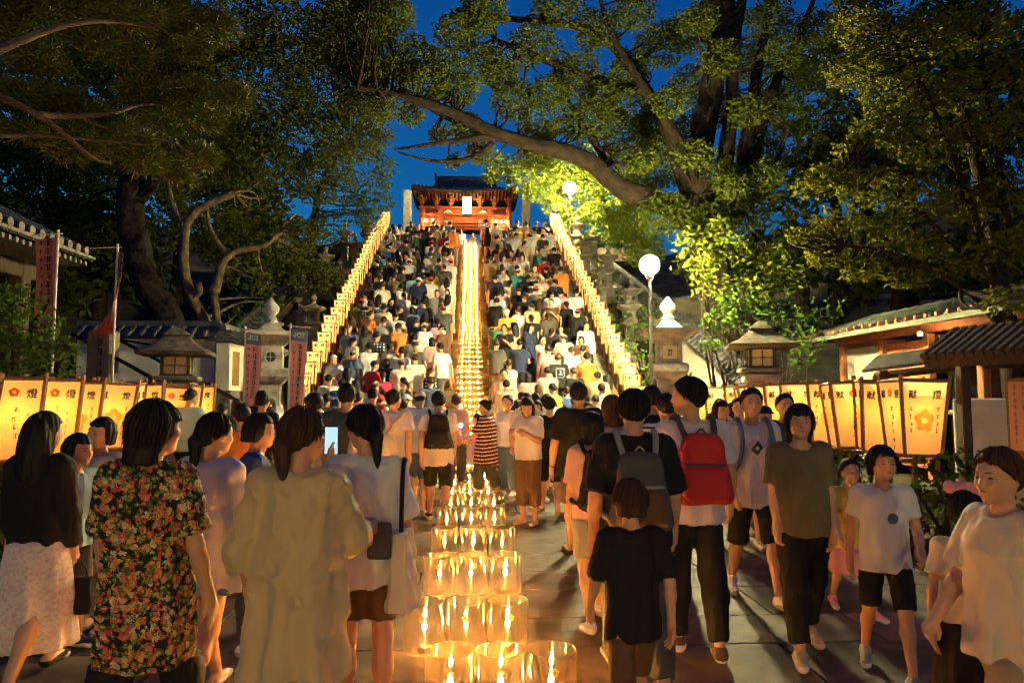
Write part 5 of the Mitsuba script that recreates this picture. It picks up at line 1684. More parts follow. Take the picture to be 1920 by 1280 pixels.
# bright shrubs under the lamps, bushes and hedges
def shrub(label, clumps, leaf, size, dens, seed, name='shrub', stems=6, flat=.3, gap=.36, group=None):
    cs = [C(*c) for c in clumps]
    c0 = np.mean([c for c, _ in cs], 0)
    z0 = float(hill(c0[0], c0[1]))
    r = np.random.default_rng(seed)
    limbs = []
    for c, rad in cs[:stems]:
        b = np.array([c0[0] + .2 * r.normal(), c0[1] + .2 * r.normal(), z0 - .1])
        limbs.append(([b, (b + c) / 2 + r.normal(size=3) * .1, c], .035, .012))
    make_tree(name, label, 'shrub', limbs, cs, leaf, size, dens, seed, gap=gap, flat=flat, group=group, parts=('stem', 'stem', 'foliage'), twigs=2)


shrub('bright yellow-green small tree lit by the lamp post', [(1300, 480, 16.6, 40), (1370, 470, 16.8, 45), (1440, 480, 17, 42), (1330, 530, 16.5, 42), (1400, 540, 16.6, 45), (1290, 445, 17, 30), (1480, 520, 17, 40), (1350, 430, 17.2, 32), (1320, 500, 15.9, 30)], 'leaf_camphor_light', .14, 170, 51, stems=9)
shrub('bright green bush spreading behind the right wooden lantern', [(1350, 600, 16.4, 40), (1410, 590, 16.6, 45), (1480, 600, 16.8, 42), (1330, 640, 16.2, 28), (1520, 640, 16.4, 36), (1380, 560, 16.4, 38), (1450, 550, 17, 42), (1540, 580, 17, 40), (1500, 670, 15.4, 26)], 'leaf_shrub', .12, 200, 52, stems=9)
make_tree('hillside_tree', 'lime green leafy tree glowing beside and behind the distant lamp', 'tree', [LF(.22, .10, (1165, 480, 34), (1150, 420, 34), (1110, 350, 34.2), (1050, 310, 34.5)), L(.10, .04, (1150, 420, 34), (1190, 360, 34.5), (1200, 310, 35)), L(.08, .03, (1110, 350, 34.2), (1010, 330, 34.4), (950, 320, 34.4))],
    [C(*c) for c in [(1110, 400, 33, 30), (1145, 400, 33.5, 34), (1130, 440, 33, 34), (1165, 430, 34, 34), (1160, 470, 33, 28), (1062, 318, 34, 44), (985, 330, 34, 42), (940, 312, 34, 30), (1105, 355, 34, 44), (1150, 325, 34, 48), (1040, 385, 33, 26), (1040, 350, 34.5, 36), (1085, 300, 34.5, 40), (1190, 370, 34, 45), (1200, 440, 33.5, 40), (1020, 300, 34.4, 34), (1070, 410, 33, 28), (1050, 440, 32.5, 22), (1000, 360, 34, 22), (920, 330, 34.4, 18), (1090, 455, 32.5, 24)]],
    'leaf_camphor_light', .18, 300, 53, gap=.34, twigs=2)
shrub('dark bush at the top of the slope right of the highest lanterns', [(1075, 425, 34.5, 26), (1040, 420, 35, 22), (1110, 450, 33.5, 26)], 'leaf_broadleaf', .16, 200, 59, gap=.25)
shrub('feathery green fern bush at the right foot of the stair', [(1165, 600, 21, 26), (1200, 620, 20, 28), (1160, 640, 19.5, 22), (1215, 590, 21, 22), (1205, 700, 17.5, 24), (1190, 660, 18.5, 22)], 'leaf_shrub', .13, 170, 54)
shrub('rounded light green shrub at the left edge beside the gatehouse', [(20, 570, 9.3, 55), (60, 610, 9.2, 55), (20, 660, 9.1, 55), (85, 650, 9.2, 45), (110, 690, 9.2, 38), (50, 700, 9.0, 45), (-30, 620, 9, 60), (125, 650, 9.4, 26)], 'leaf_shrub', .085, 420, 55, stems=8, gap=.30)
shrub('low dark green hedge bush under the nearest right lantern', [(1745, 880, 7.3, 42), (1800, 870, 7.4, 45), (1770, 915, 7.1, 40), (1840, 890, 7.4, 42), (1720, 920, 7.2, 30), (1880, 910, 7.3, 40)], 'leaf_shrub', .075, 420, 56, gap=.30)
shrub('low green bush under the middle of the right lantern row', [(1560, 850, 9.2, 36), (1600, 860, 9.0, 38), (1640, 855, 8.8, 36), (1530, 870, 9.4, 30), (1680, 870, 8.6, 34)], 'leaf_shrub', .075, 380, 57, gap=.30)
shrub('dark low bush at the foot of the left lantern row', [(10, 920, 7.6, 40), (50, 900, 8, 40), (110, 880, 8.6, 36), (170, 870, 9.2, 34), (-30, 960, 7.2, 40)], 'leaf_broadleaf', .085, 300, 58, gap=.30)
# ground plants between the rocks of the slopes
pts = []
for s in (-1, 1):
    q = np.stack([s * (3.8 + 2.3 * r5.random(2600)), 15.8 + 21 * r5.random(2600)], 1)
    z = hill(q[:, 0], q[:, 1])
    pts.append(np.c_[q, z + .02 + .10 * r5.random(len(q))])
pts.append(np.c_[np.stack([(4.2 + 3.2 * r5.random(3500)) * r5.choice([-1, 1], 3500), 3 + 12 * r5.random(3500)], 1), .01 + .06 * r5.random(3500)])
tag(obj('undergrowth', P(leaf_mesh(np.vstack(pts), .17, r5, -.6, .2, .4)), 'leaf_grass'), 'weeds and low plants on the slopes beside the stair', 'undergrowth', None, 'stuff')

# trees of the approach behind the viewer, which shut out the sky there
for i, (x, y) in enumerate(((-5.6, -4.0), (5.8, -5.5))):
    c = np.array([x, y, 0.0])
    make_tree('avenue_tree', f'spreading tree over the approach behind the viewer, on the {"left" if x < 0 else "right"}', 'tree',
              [([c, c + [0, .1, 2.5], c + [-.1 * x, .2, 5.5]], .30, .15), ([c + [0, .1, 3.0], c + [-.4 * x, .6, 5.0], c + [-.8 * x, 1.0, 6.2]], .14, .05)],
              [(c + [dx, dy, dz], (2.2, 2.2, 1.1)) for dx, dy, dz in ((0, 0, 6.5), (-.45 * x, 1.5, 6.6), (-.95 * x, .5, 7.0), (.3 * x, 2, 6), (-.5 * x, -2, 6.4), (-.7 * x, 3.6, 7.0), (0, 3.4, 6.6), (-.2 * x, 5.2, 7.2))], 'leaf_broadleaf', .30, 60, 90 + i, gap=.22)

# ------------------------------------------------------------------ the people nearest the camera
WALK = ((22, 4), (-14, 18))
WALK2 = ((-12, 16), (20, 5))
STAND = ((1, 2), (-1, 2))
SWING = ((-18, 7, 14, .05), (16, 7, 20, .05))
SWING2 = ((16, 7, 20, .05), (-18, 7, 14, .05))
HANG = ((4, 5, 12, .05), (4, 5, 12, .05))
TEXT = ((22, 8, 95, .45), (22, 8, 95, .45))


def near(px, Y, rz, H, label, legs=STAND, arms=HANG, head=(0, 0, 0), female=False, girth=1.0, hs=1.0, lean=0, seed=0, turn=0, **k):
    p = dict(legs=legs, arms=arms, head=head, female=female, girth=girth, hs=hs, lean=lean, seed=seed + px * .37, turn=turn)
    k.setdefault('h', .0140 if Y < 4 else .0149 if Y < 5 else .0160 if Y < 7 else .0185)
    return person(X(px, Y), Y, 0, rz, H, label, p, k.pop('top'), k.pop('bottom'), **k)


def held(B, i, name, label, cat_, mesh_mats, off=(0, 0, 0), rz=None):
    """Something in the figure's hand i (0 left, 1 right)."""
    A = B.arms[i]
    c = world(B, B.up_inv(A[2] + A[3] * .085))
    k = thing(name, label, cat_)
    M = T().translate([float(c[0] + off[0]), float(c[1] + off[1]), float(c[2] + off[2])]).rotate([0, 0, 1], B.place[3] if rz is None else rz)
    for n, m, mat, kw in mesh_mats:
        obj(n, P(m, 35), mat, k, M, **kw)
    return k


def soft_bag(w, d, hgt, bulge=.3):
    m = trimesh.creation.box([1, 1, 1])
    for _ in range(4): m = m.subdivide()
    v = m.vertices
    v[:] = v / np.maximum(np.abs(v).max(1, keepdims=True) * 2, 1e-9) if False else v
    r = 1 - np.abs(v[:, 2]) * .35
    v[:, 1] *= .35 + .65 * (1 - (2 * v[:, 0]) ** 4 * .6) * np.clip(.55 - v[:, 2], .15, 1)
    v *= [w, d, hgt]
    v[:, 1] += .012 * np.sin(v[:, 0] * 40) * np.sin(v[:, 2] * 30)
    m.apply_translation([0, 0, -hgt / 2])
    return m


def strap_loop(w, hgt, r=.006):
    t = np.linspace(0, math.pi, 14)
    return tube(np.c_[w / 2 * np.cos(t), 0 * t, hgt * np.sin(t)], r, 6)


k, B = near(84, 4.5, -8, 1.53, 'long-haired woman in black cardigan and pale pink lace skirt at the left edge', legs=WALK, arms=HANG, head=(-10, 0, 0), female=True,
            top=('long', 'black', dict(hem=.93, ease=.018)), bottom=('skirt', 'lace', .27), hair=('long', 'black'), shoes=('sandal', 'black'))
held(B, 1, 'handbag', 'small black handbag held by the long-haired woman', 'bag', [('bag', soft_bag(.24, .11, .20), 'cloth_black', {}), ('handle', strap_loop(.16, .10), 'cloth_black', {})], (.0, 0, -.10))
near(146, 5.1, -115, 1.33, 'boy in a pale blue T-shirt looking right, at the left lanterns', arms=((40, 10, 60, .2), (10, 7, 20, 0)), head=(10, 5, 0), hs=1.12, girth=.88, face=True, top=('tee', 'sky', dict(hem=.83)), bottom=('shorts', 'charcoal', .95), hair=('bowl', 'black'), shoes=('shoe', 'navy'))
k, B = near(193, 5.5, 170, 1.43, 'smiling girl in cream T-shirt with a red badge, facing the viewer', head=(-12, 0, -8), hs=1.08, girth=.9, female=True, face=True, top=('tee', 'cream', {}), bottom=('shorts', 'denim', .8), hair=('bowl', 'black'), shoes=('shoe', 'white'))
q = np.array([.055, .135, 1.22])
m = moved(trimesh.creation.icosphere(2, .028), 0, 0, 0)
m.vertices *= [1, .3, 1]
obj('badge', P(moved(m, *B.up_inv(q)), True), 'cloth_red', k, place(*B.place[:3], B.place[3], B.place[4]))
near(285, 3.15, -12, 1.59, 'woman with bobbed black hair in a flower-printed black blouse, seen from behind', legs=WALK2, arms=((2, 8, 14, .0), (8, 10, 12, .0)), head=(-30, 0, 4), female=True, girth=1.06,
     top=('tee', 'floral', dict(hem=.635, sleeve=.78, ease=.020, flare=.03, fold=.006)), bottom=('trousers', 'black', 1.9), hair=('bob', 'black'), shoes=('shoe', 'black'))
near(397, 4.1, -14, 1.53, 'woman with long black hair in white blouse and denim shorts between two women', legs=WALK, arms=HANG, head=(-30, 8, 0), female=True, top=('blouse', 'white', dict(hem=.74, sleeve=1.0, flare=.08)), bottom=('shorts', 'denim', .55), hair=('tail', 'black'), shoes=('sandal', 'white'))
k, B = near(562, 3.15, -6, 1.57, 'woman with brown ponytail in a loose beige blouse and mustard skirt', legs=WALK, arms=((-6, 12, 40, .0), (28, 10, 62, -.02)), head=(-28, 4, 0), female=True, girth=1.02,
            top=('blouse', 'beige', dict(hem=.60, flare=.075, sleeve=1.30, ease=.018, fold=.010)), bottom=('skirt', 'mustard', .22), hair=('tail', 'brown'), shoes=('sandal', 'brown'))
held(B, 1, 'pouch', 'dark grey clutch pouch in the right hand of the beige-bloused woman', 'bag', [('pouch', moved(box(0, 0, -.07, .115, .03, .17, .012), 0), 'cloth_charcoal', {})], (.02, .02, 0))
k, B = near(690, 3.75, 6, 1.545, 'woman with black ponytail in white blouse raising a lit phone', legs=STAND, arms=((52, 10, 88, .05), (6, 10, 16, 0)), head=(32, 8, 0), female=True, top=('blouse', 'white', dict(hem=.78, sleeve=.9, flare=.06)), bottom=('shorts', 'brown', .75), hair=('tail', 'black'), shoes=('shoe', 'white'))
held(B, 0, 'phone', 'mobile phone with a bright lit screen, held up by the woman in white', 'phone', [('case', box(0, 0, .03, .078, .010, .155, .004), 'black_metal', {}),
     ('screen', box(0, -.0062, .03, .070, .0016, .142), None, dict(emitter={'type': 'area', 'radiance': rgb(.022, .034, .040), 'sampling_weight': .3}))], (0, 0, .02), rz=-6)
k = thing('tote_bag', 'white cloth tote bag on the shoulder of the woman with the phone', 'bag')
sp = world(B, B.up_inv((.20, -.06, .94)))
M = place(*sp, B.place[3] + 80)
obj('bag', P(moved(soft_bag(.30, .14, .36), 0, 0, .12), 35), 'cloth_cream', k, M)
obj('handle', P(moved(strap_loop(.16, .36, .011), 0, 0, .10), 35), 'cloth_black', k, M)
near(482, 5.0, -75, 1.47, 'dark-haired person in a blue shirt turned to the right, behind the beige blouse', head=(0, 5, 0), hs=1.05, face=True, top=('tee', 'blue', {}), bottom=('trousers', 'charcoal', 1.9), hair=('bowl', 'black'))
near(455, 7.4, 20, 1.52, 'person in an orange-red top under the last left lantern', top=('tee', 'orange', {}), bottom=('trousers', 'charcoal', 1.9), hair=('short', 'black'))
k, B = near(737, 9.35, -6, 1.70, 'broad man in a lavender-white T-shirt and brown shorts, seen from behind', legs=WALK2, arms=SWING2, girth=1.14, head=(-25, 0, 0), top=('tee', 'lavender', dict(ease=.022)), bottom=('shorts', 'brown', 1.0), hair=('short', 'black'), shoes=('sandal', 'brown'))
st_ = spline([(.17, -.02, 1.46), (.06, -.17, 1.32), (-.08, -.17, 1.12), (-.19, -.08, .95)], 16)
obj('shoulder_strap', P(tube([B.up_inv(q) for q in st_], .014, 6), True), 'cloth_beige', k, place(*B.place[:3], B.place[3], B.place[4]))
k, B = near(822, 9.8, 4, 1.69, 'man in white T-shirt and black shorts carrying a black backpack', legs=WALK, arms=SWING, girth=1.05, top=('tee', 'lavender', dict(hem=.80)), bottom=('shorts', 'black', 1.02), hair=('short', 'black'), shoes=('shoe', 'black'))
backpack(B, 'black backpack on the man left of the candles', 'black', 'black', n_h=.018)
k, B = near(856, 13.0, -8, 1.64, 'person in a grey-beige T-shirt with a cream tote bag at the candles', legs=STAND, top=('tee', 'beige', {}), bottom=('trousers', 'charcoal', 1.9), hair=('short', 'brown'))
held(B, 1, 'tote_bag', 'cream tote bag hanging from the shoulder beside the candles', 'bag', [('bag', soft_bag(.36, .12, .40), 'cloth_cream', {}), ('handle', strap_loop(.20, .22, .010), 'cloth_cream', {})], (.02, -.02, .10))
near(912, 11.4, 72, 1.56, 'woman in a long maroon and white striped shirt turned left among the candles', legs=((14, 10), (-8, 14)), arms=((30, 8, 40, .1), (12, 8, 30, 0)), female=True, girth=1.12, head=(10, 8, 0), top=('tee', 'stripe', dict(hem=.66, sleeve=.9, ease=.03, flare=.05)), bottom=('trousers', 'charcoal', 1.55), hair=('bun', 'black'), shoes=('shoe', 'black'))
k, B = near(897, 12.3, 100, 1.30, 'child lit purple by a glowing toy, in front of the striped woman', arms=TEXT, hs=1.12, girth=.9, top=('tee', 'pink', {}), bottom=('shorts', 'denim', .9), hair=('bowl', 'black'))
held(B, 0, 'light_toy', 'toy wand glowing purple in the hands of a child', 'toy', [('glowing_ball', trimesh.creation.icosphere(2, .035), None, dict(emitter={'type': 'area', 'radiance': rgb(2.6, .45, 3.0), 'sampling_weight': 1.0})), ('stick', tube([(0, 0, -.03), (0, 0, -.16)], .008, 6), 'white_paint', {})], (-.02, -.04, .20))
near(952, 12.4, 150, 1.62, 'person in white with a red emblem and blue jeans right of the striped woman', top=('tee', 'white', {}), bottom=('trousers', 'denim', 1.9), hair=('short', 'black'), arms=SWING)
near(990, 9.7, 150, 1.60, 'woman in white T-shirt and cropped black trousers reading her phone', arms=TEXT, head=(15, 25, 0), female=True, girth=1.1, face=True, top=('tee', 'white', dict(hem=.86, sleeve=.8)), bottom=('trousers', 'brown', 1.62), hair=('bob', 'black'), shoes=('sandal', 'rose'))
near(1030, 10.4, -4, 1.63, 'boy in black T-shirt and black shorts with bare calves, right of the candles', legs=WALK, arms=SWING, top=('tee', 'black', {}), bottom=('shorts', 'black', 1.0), hair=('short', 'black'), shoes=('sandal', 'brown'))
k, B = near(1085, 7.9, 2, 1.74, 'tall man in loose black shirt with a wristband, seen from behind', legs=STAND, arms=((0, 14, 12, 0), (4, 12, 16, 0)), girth=1.1, head=(-20, 0, 0), top=('tee', 'black', dict(sleeve=.85, hem=.76, ease=.026)), bottom=('shorts', 'brown', 1.0), hair=('crop', 'black'), shoes=('sandal', 'black'))
A = B.arms[0]
m = trimesh.creation.torus(.031, .006, 18, 6)
m.apply_transform(trimesh.geometry.align_vectors([0, 0, 1], A[3]))
obj('wristband', P(moved(m, *B.up_inv(A[2])), True), 'cloth_black', k, place(*B.place[:3], B.place[3], B.place[4]))
k, B = near(1112, 5.4, 3, 1.50, 'girl in pink-white T-shirt and grey shorts with a black backpack', legs=WALK2, arms=HANG, head=(15, 10, 0), female=True, top=('tee', 'rose', dict(hem=.88, sleeve=.8)), bottom=('shorts', 'grey', .85), hair=('bob', 'black'), shoes=('shoe', 'white'))
backpack(B, 'black backpack on the girl in grey shorts', 'black', 'black', .145, .07, .24, 1.20, n_h=.013)
k, B = near(1188, 4.3, -4, 1.66, 'young man in black T-shirt with grey-strapped dark backpack, seen from behind', legs=WALK, arms=((-8, 10, 14, 0), (10, 10, 14, 0)), girth=1.08, head=(-8, 4, 0), top=('tee', 'black', dict(sleeve=.9, ease=.022)), bottom=('trousers', 'charcoal', 1.95), hair=('short', 'black'), shoes=('shoe', 'brown'))
backpack(B, 'dark backpack with pale grey straps on the young man in black', 'charcoal', 'grey', .15, .07, .22, 1.16, pocket='brown', n_h=.014)
near(1180, 3.45, 8, 1.21, 'child in black T-shirt and brown shorts, low in front of the young man', legs=WALK2, arms=SWING2, hs=1.12, girth=.95, top=('tee', 'black', dict(hem=.78, sleeve=.9)), bottom=('shorts', 'brown', 1.05), hair=('bowl', 'brown'), shoes=('sandal', 'orange'))
k, B = near(1296, 4.8, -2, 1.71, 'young man in white T-shirt and black trousers with a red backpack', legs=((8, 6), (-8, 10)), arms=((10, 10, 30, 0), (2, 12, 30, -.05)), head=(62, 0, 0), top=('tee', 'lavender', dict(hem=.80, sleeve=.7)), bottom=('trousers', 'black', 1.95), hair=('short', 'black'), shoes=('shoe', 'brown'), face=True)
backpack(B, 'red backpack with dark straps on the young man in white', 'red', 'charcoal', .15, .085, .215, 1.17, n_h=.014)
k, B = near(1408, 6.0, 176, 1.69, 'young man in white T-shirt and black shorts walking towards the viewer', legs=WALK, arms=SWING, head=(-4, 0, 0), face=True, top=('tee', 'lavender', dict(hem=.80, sleeve=.7)), bottom=('shorts', 'black', 1.05), hair=('short', 'black'), shoes=('shoe', 'white'))
shirt_print(B, [Polygon([(-.5, -.1), (0, -.6), (.5, .1), (.05, .6)]).difference(disc(0, 0, .16))], 0, 1.25, .10, 'cloth_charcoal', k, place(*B.place[:3], B.place[3], B.place[4]))
backpack(B, 'dark backpack with blue straps worn by the walker in white', 'navy', 'denim', .14, .07, .2, 1.2, n_h=.018)
near(1497, 4.75, 170, 1.56, 'woman in olive T-shirt and black trousers walking towards the viewer', legs=WALK2, arms=HANG, head=(-6, 4, 0), female=True, girth=1.04, face=True, top=('tee', 'olive', dict(hem=.84, sleeve=.75, ease=.02, neck=.085)), bottom=('trousers', 'black', 1.9), hair=('bob', 'black'), shoes=('shoe', 'beige'))
k, B = near(1648, 4.35, 163, 1.31, 'boy in white T-shirt and black shorts walking towards the viewer', legs=WALK, arms=((12, 8, 50, .2), (-14, 8, 20, 0)), head=(12, 0, 0), hs=1.10, girth=.92, face=True, top=('tee', 'white', dict(hem=.84)), bottom=('shorts', 'black', .92), hair=('bowl', 'black'), shoes=('shoe', 'grey'))
shirt_print(B, [disc(0, 0, .45, 16)] , -.04, 1.22, .09, 'cloth_denim', k, place(*B.place[:3], B.place[3], B.place[4]))
k, B = near(1800, 3.3, -40, 1.16, 'little girl in white top and black skirt with a pink hair bow', legs=WALK2, arms=SWING, head=(-10, 5, 0), hs=1.15, girth=.92, female=True, top=('tee', 'cream', dict(hem=.92)), bottom=('skirt', 'black', .42), hair=('twin', 'black'), shoes=('shoe', 'black'))
ms = []
for s in (-1, 1):
    m = trimesh.creation.icosphere(3, 1.0)
    v = m.vertices
    v[:, 2] *= .55 + .45 * np.abs(v[:, 0])
    v *= [.062, .024, .058]
    v += [s * .055, 0, 0]
    ms.append(m)
m = trimesh.creation.icosphere(2, .02)
ms.append(m)
for n_, mm in zip(('bow_loop', 'bow_loop', 'bow_knot'), ms):
    mm.vertices = [B.hd_inv(q + np.array([0, -.02, .145])) for q in mm.vertices]
    obj(n_, P(mm, True), 'cloth_pink', k, place(*B.place[:3], B.place[3], B.place[4]))
near(1872, 2.85, 96, 1.40, 'child in a cream T-shirt and beige shorts crossing at the right edge', legs=WALK, arms=SWING, head=(10, 4, 0), hs=1.08, girth=1.1, face=True, top=('tee', 'cream', dict(hem=.80, sleeve=.85, ease=.025)), bottom=('shorts', 'khaki', .9), hair=('short', 'brown'), shoes=('shoe', 'white'))
near(1588, 5.6, 178, 1.12, 'small child in yellow and pink between the olive woman and the boy', legs=WALK, arms=SWING, hs=1.2, girth=.9, face=True, top=('tee', 'yellow', dict(hem=.75)), bottom=('skirt', 'pink', .5), hair=('twin', 'black'), shoes=('shoe', 'pink'))
near(1248, 6.6, 3, 1.62, 'person in a black and white striped T-shirt behind the red backpack', legs=STAND, top=('tee', 'breton', {}), bottom=('trousers', 'navy', 1.9), hair=('short', 'black'))
near(1222, 7.2, 0, 1.73, 'tall dark-haired man in black behind the grey-strapped backpack', legs=WALK, top=('tee', 'black', {}), bottom=('trousers', 'black', 1.9), hair=('short', 'black'))
near(1352, 8.4, -170, 1.55, 'dark-haired girl in pale blue beside the right lanterns', female=True, top=('tee', 'sky', {}), bottom=('skirt', 'navy', .5), hair=('bob', 'black'), face=True)
near(1384, 8.9, 165, 1.58, 'boy in grey T-shirt beside the right lanterns', top=('tee', 'grey', {}), bottom=('shorts', 'khaki', 1.0), hair=('short', 'black'), face=True)
near(1470, 7.2, 175, 1.64, 'man in navy shirt coming down along the right lanterns', legs=WALK2, top=('tee', 'navy', {}), bottom=('trousers', 'charcoal', 1.9), hair=('crop', 'black'), face=True)
near(1432, 8.0, 185, 1.50, 'person in a navy cap and white shirt half hidden behind the walkers', top=('tee', 'white', {}), bottom=('shorts', 'denim', 1.0), hair=('cap', 'navy'), face=True)
near(650, 7.6, 0, 1.72, 'tall man in charcoal shirt with cropped black hair, left of the white backs', legs=STAND, girth=1.05, top=('tee', 'charcoal', {}), bottom=('trousers', 'navy', 1.9), hair=('crop', 'black'))
near(592, 8.8, 5, 1.66, 'man in pale grey shirt right under the lowest left stair lantern', legs=WALK, top=('tee', 'grey', {}), bottom=('trousers', 'black', 1.9), hair=('short', 'black'))
near(700, 6.4, 0, 1.50, 'woman with hair bun and cream blouse before the broad man', female=True, top=('blouse', 'cream', {}), bottom=('skirt', 'navy', .4), hair=('bun', 'black'))
near(492, 9.8, -10, 1.66, 'man in black with cropped hair under the pink banners', top=('tee', 'black', {}), bottom=('trousers', 'charcoal', 1.9), hair=('crop', 'black'))
near(1148, 6.3, 12, 1.60, 'person with messy brown hair and peach shirt near the right of the crowd', top=('tee', 'peach', {}), bottom=('trousers', 'black', 1.9), hair=('bob', 'brown'))

# ------------------------------------------------------------------ the crowd behind and on the stair, from a few cut-outs of dress and pose
CLIMB = (((38, 52), (-6, 6)), ((-6, 6), (38, 52)), ((24, 30), (-10, 12)), ((4, 4), (-2, 4)))
DOWN = (((18, 8), (-6, 34)), ((-6, 34), (18, 8)), ((3, 4), (-3, 6)))
KINDS = [  # legs, arms, female, top, bottom, hair, lean
    (0, SWING, False, ('tee', {}), ('trousers', 1.9), 'short', 6), (1, SWING2, False, ('tee', {}), ('shorts', 1.0), 'short', 6), (2, HANG, True, ('tee', {}), ('skirt', .38), 'tail', 4), (3, HANG, True, ('blouse', {}), ('trousers', 1.75), 'bob', 2),
    (1, HANG, True, ('tank', {}), ('shorts', .7), 'long', 5), (0, ((30, 10, 60, .2), (5, 8, 15, 0)), False, ('tee', dict(ease=.024)), ('shorts', 1.0), 'cap', 6), (3, TEXT, False, ('tee', {}), ('trousers', 1.95), 'crop', 0), (2, SWING, True, ('dress', {}), ('skirt', .40), 'bun', 3),
    (0, HANG, False, ('long', {}), ('trousers', 1.9), 'short', 8), (2, SWING2, True, ('blouse', dict(hem=.80)), ('skirt', .5), 'long', 4), (3, HANG, False, ('tee', dict(ease=.026)), ('trousers', 1.9), 'hat', 2)]
HAIRWORD = dict(short='short-haired', crop='crop-haired', tail='ponytailed', bob='bob-haired', long='long-haired', bun='bun-haired', cap='capped', hat='sun-hatted')
TPL, TPLB = {}, {}


def template(kind, down, h):
    key = (kind, down, h)
    if key not in TPL:
        li, arms, fem, top, bot, hair, lean = KINDS[kind]
        legs = (DOWN[li % 3] if down else CLIMB[li])
        B = Body(legs=legs, arms=arms, female=fem, lean=-2 if down else lean, seed=kind * 1.3 + 2, hs=.94, head=((kind * 37) % 50 - 25, 6 if not down else 10, 0))
        TPLB[key] = B
        TPL[key] = dress_parts(B, h, (top[0], 'TOP', top[1]), (bot[0], 'BOT', bot[1]), (hair, 'HAIR'), ('shoe', 'SHOE') if h < .022 else None, False, False)
    return TPL[key]


TOPS = ['white'] * 15 + ['cream'] * 9 + ['lavender'] * 3 + ['beige'] * 3 + ['black'] * 10 + ['charcoal'] * 5 + ['grey'] * 4 + ['navy'] * 4 + ['red', 'pink', 'orange', 'peach', 'yellow', 'green', 'teal', 'blue', 'sky', 'brown', 'brown', 'khaki', 'rose', 'rose', 'check', 'denim', 'olive', 'olive']
BOTS = ['black'] * 5 + ['charcoal'] * 3 + ['navy'] * 3 + ['denim'] * 4 + ['khaki'] * 2 + ['white', 'grey', 'brown', 'beige', 'rose']
SEEN = set()
rc = np.random.default_rng(2024)


def extra(x, y, z, rz, where, group, h, down=False, kind=None, top=None, bot=None, H=None):
    for _ in range(400):
        kd = int(rc.integers(len(KINDS))) if kind is None else kind
        tc = top or TOPS[rc.integers(len(TOPS))]
        bc = bot or BOTS[rc.integers(len(BOTS))]
        tn, bn = TOPNAME[KINDS[kd][3][0]].replace('_', ' '), KINDS[kd][4][0]
        dress_ = KINDS[kd][3][0] == 'dress'
        lab = f'{HAIRWORD[KINDS[kd][5]]} person in {word(tc)} {tn}' + ('' if dress_ else f' and {word(bc)} {bn}') + f' {where}'
        if (lab not in SEEN or top and bot) and len(lab.split()) <= 16: break
    SEEN.add(lab)
    fem = KINDS[kd][2]
    s = (H or ((1.50 + .10 * rc.random()) if fem else (1.62 + .13 * rc.random()))) / 1.70
    k = thing('person', lab, 'person', group)
    M = place(x, y, z, rz, s)
    hair_c = 'hair_brown' if rc.random() < .22 else 'hair_black'
    hatc = ['cloth_white', 'cloth_navy', 'cloth_khaki', 'cloth_red', 'cloth_black'][rc.integers(5)]
    for n, shp, col in template(kd, down, h):
        mat = SKIN[(kd + len(lab)) % 3] if col == 'SKIN' else {'cloth_TOP': 'cloth_' + tc, 'cloth_BOT': 'cloth_' + (tc if dress_ else bc), 'hair_HAIR': hair_c, 'cloth_HAIR': hatc, 'cloth_SHOE': 'cloth_' + ['white', 'black', 'grey'][kd % 3]}.get(col, col)
        obj(n, shp, mat, k, M)
    return k


taken = [(X(px, Y), Y) for px, Y in ((737, 9.35), (822, 9.8), (856, 13), (912, 11.4), (897, 12.3), (952, 12.4), (990, 9.7), (1030, 10.4), (1085, 7.9), (592, 8.8), (492, 9.8))]
# the throng at the foot of the stair
n = 0
for tries in range(4000):
    if n >= 46: break
    y = 10.2 + 5.0 * rc.random() ** .8
    x = -4.0 + 8.2 * rc.random()
    if abs(x - .05) < .62 or any((x - a) ** 2 + (y - b) ** 2 < .50 ** 2 for a, b in taken): continue
    taken.append((x, y))
    side = 'left' if x < 0 else 'right'
    dn = rc.random() < .12
    extra(x, y, .004, (180 if dn else 0) + 16 * rc.normal(), f'in the throng {side} of the candles', 'people at the foot of the stair', .0215, dn)
    n += 1
# people on the steps
spec = [(-1.25, 5, 'white', 'denim', 1), (-2.3, 9, 'check', 'khaki', 0), (-1.9, 3, 'crimson', 'charcoal', 2), (-2.7, 1, 'rugby', 'navy', 1), (-.85, 13, 'pink', 'beige', 2), (-1.5, 27, 'black', 'white', 1), (2.05, 5, 'black', 'charcoal', 0), (1.2, 8, 'navy', 'black', 6), (-.85, 40, 'orange', 'brown', 7)]
n = {-1: 0, 1: 0}
want = {-1: 122, 1: 100}
onst = []
for x, i, tc, bc, kd in spec:
    onst.append((x, i * TREAD))
    n[-1 if x < 0 else 1] += 1
    kk = extra(x, S0 + (i + .45) * TREAD, (i + 1) * RISE + .006, 8 * rc.normal(), f'on the {ordinal(i + 1)} step', f'people on the {"left" if x < 0 else "right"} half of the stair', .028, False, kd, tc, bc)
    if tc == 'black' and kd == 0:
        sq = Polygon([(-.5, -.55), (.5, -.55), (.5, .55), (-.5, .55)]).difference(Polygon([(-.40, -.45), (.40, -.45), (.40, .45), (-.40, .45)]))
        shirt_print(TPLB[(0, False, .028)], [sq] + [Polygon([(a * .62, b * .62) for a, b in g.exterior.coords]) for g in brush(np.random.default_rng(6))], 0, 1.24, .20, 'white_paint', kk, scene[kk + '__shirt']['to_world'], False)
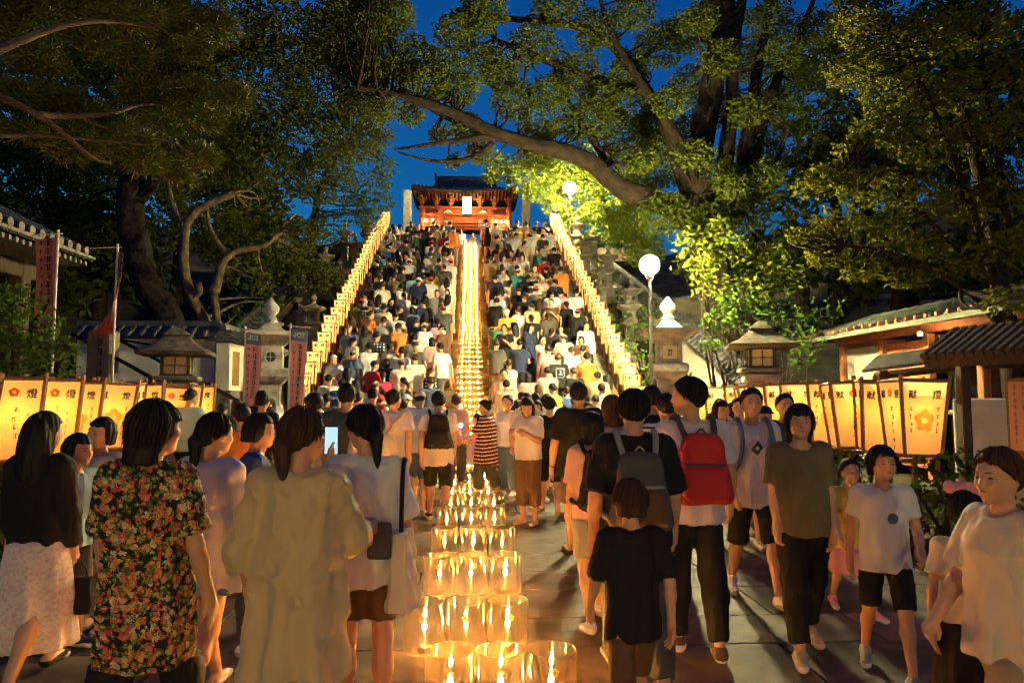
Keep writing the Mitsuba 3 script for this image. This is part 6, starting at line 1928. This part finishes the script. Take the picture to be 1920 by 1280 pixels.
for tries in range(20000):
    s = -1 if rc.random() < .54 else 1
    if n[s] >= want[s]: continue
    i = int(rc.integers(0, NSTEP - 8))
    x = s * (.62 + 2.50 * rc.random())
    if s > 0 and 24 < i < 44 and x > 1.7 and rc.random() < .75: continue
    if any((x - a) ** 2 + ((i * TREAD) - b) ** 2 < .41 ** 2 for a, b in onst): continue
    onst.append((x, i * TREAD))
    n[s] += 1
    dn = rc.random() < (.07 if s < 0 else .28)
    zone = 'lower' if i < 20 else 'middle' if i < 40 else 'upper'
    extra(x, S0 + (i + .45) * TREAD, (i + 1) * RISE + .006, (180 if dn else 0) + 24 * rc.normal(), f'{"descending" if dn else "climbing"} the {zone} {"left" if s < 0 else "right"} stair', f'people on the {"left" if s < 0 else "right"} half of the stair', .028, dn)
m = 0
for tries in range(900):
    if m >= 26: break
    x, y = -2.9 + 5.8 * rc.random(), STOP + 3.2 + 5.0 * rc.random()
    if any((x - a) ** 2 + (y - b) ** 2 < .42 ** 2 for a, b in onst if b > 30): continue
    onst.append((x, y))
    m += 1
    extra(x, y, TOPZ + .005, 20 * rc.normal() + (180 if rc.random() < .3 else 0), f'at the stair head, {"left" if x < 0 else "right"} side', 'people at the head of the stair', .028, False)

# a few raise lit phones towards the candles
PH = Body(legs=CLIMB[3], arms=((70, 6, 72, .15), (70, 6, 72, .15)), seed=5, hs=.94)
PHT = dress_parts(PH, .020, ('tee', 'TOP', {}), ('trousers', 'BOT', 1.9), ('short', 'HAIR'), ('shoe', 'SHOE'))
for i, (x, y, tc, wh) in enumerate(((1.55, 15.0, 'white', 'below the stair, right of the candles'), (-2.75, 14.6, 'charcoal', 'at the foot of the stair, far left'), (1.75, S0 + 20.45 * TREAD, 'navy', 'right of the stair candles'))):
    z = stair_z(y) + (RISE if y > S0 else 0) * .0 + (.006 if y < S0 else .5 * RISE)
    k = thing('person', f'person in {word(tc)} shirt raising a lit phone {wh}', 'person')
    M = place(x, y, z, 6 * rc.normal(), .98)
    for n_, shp, col in PHT:
        obj(n_, shp, {'SKIN': 'skin_b', 'cloth_TOP': 'cloth_' + tc, 'cloth_BOT': 'cloth_black', 'hair_HAIR': 'hair_black', 'cloth_SHOE': 'cloth_white'}[col], k, M)
    A = PH.arms[1]
    c = np.array([x, y, z]) + .98 * PH.up_inv(A[2] + A[3] * .12)
    k = thing('phone', f'lit phone held up {wh}', 'phone')
    Mp = T().translate([float(c[0]), float(c[1]), float(c[2])])
    obj('case', P(box(0, 0, .03, .078, .010, .155, .004)), 'black_metal', k, Mp)
    obj('screen', P(box(0, -.0062, .03, .070, .0016, .142)), None, k, Mp, emitter={'type': 'area', 'radiance': rgb(.05, .09, .16), 'sampling_weight': .2})
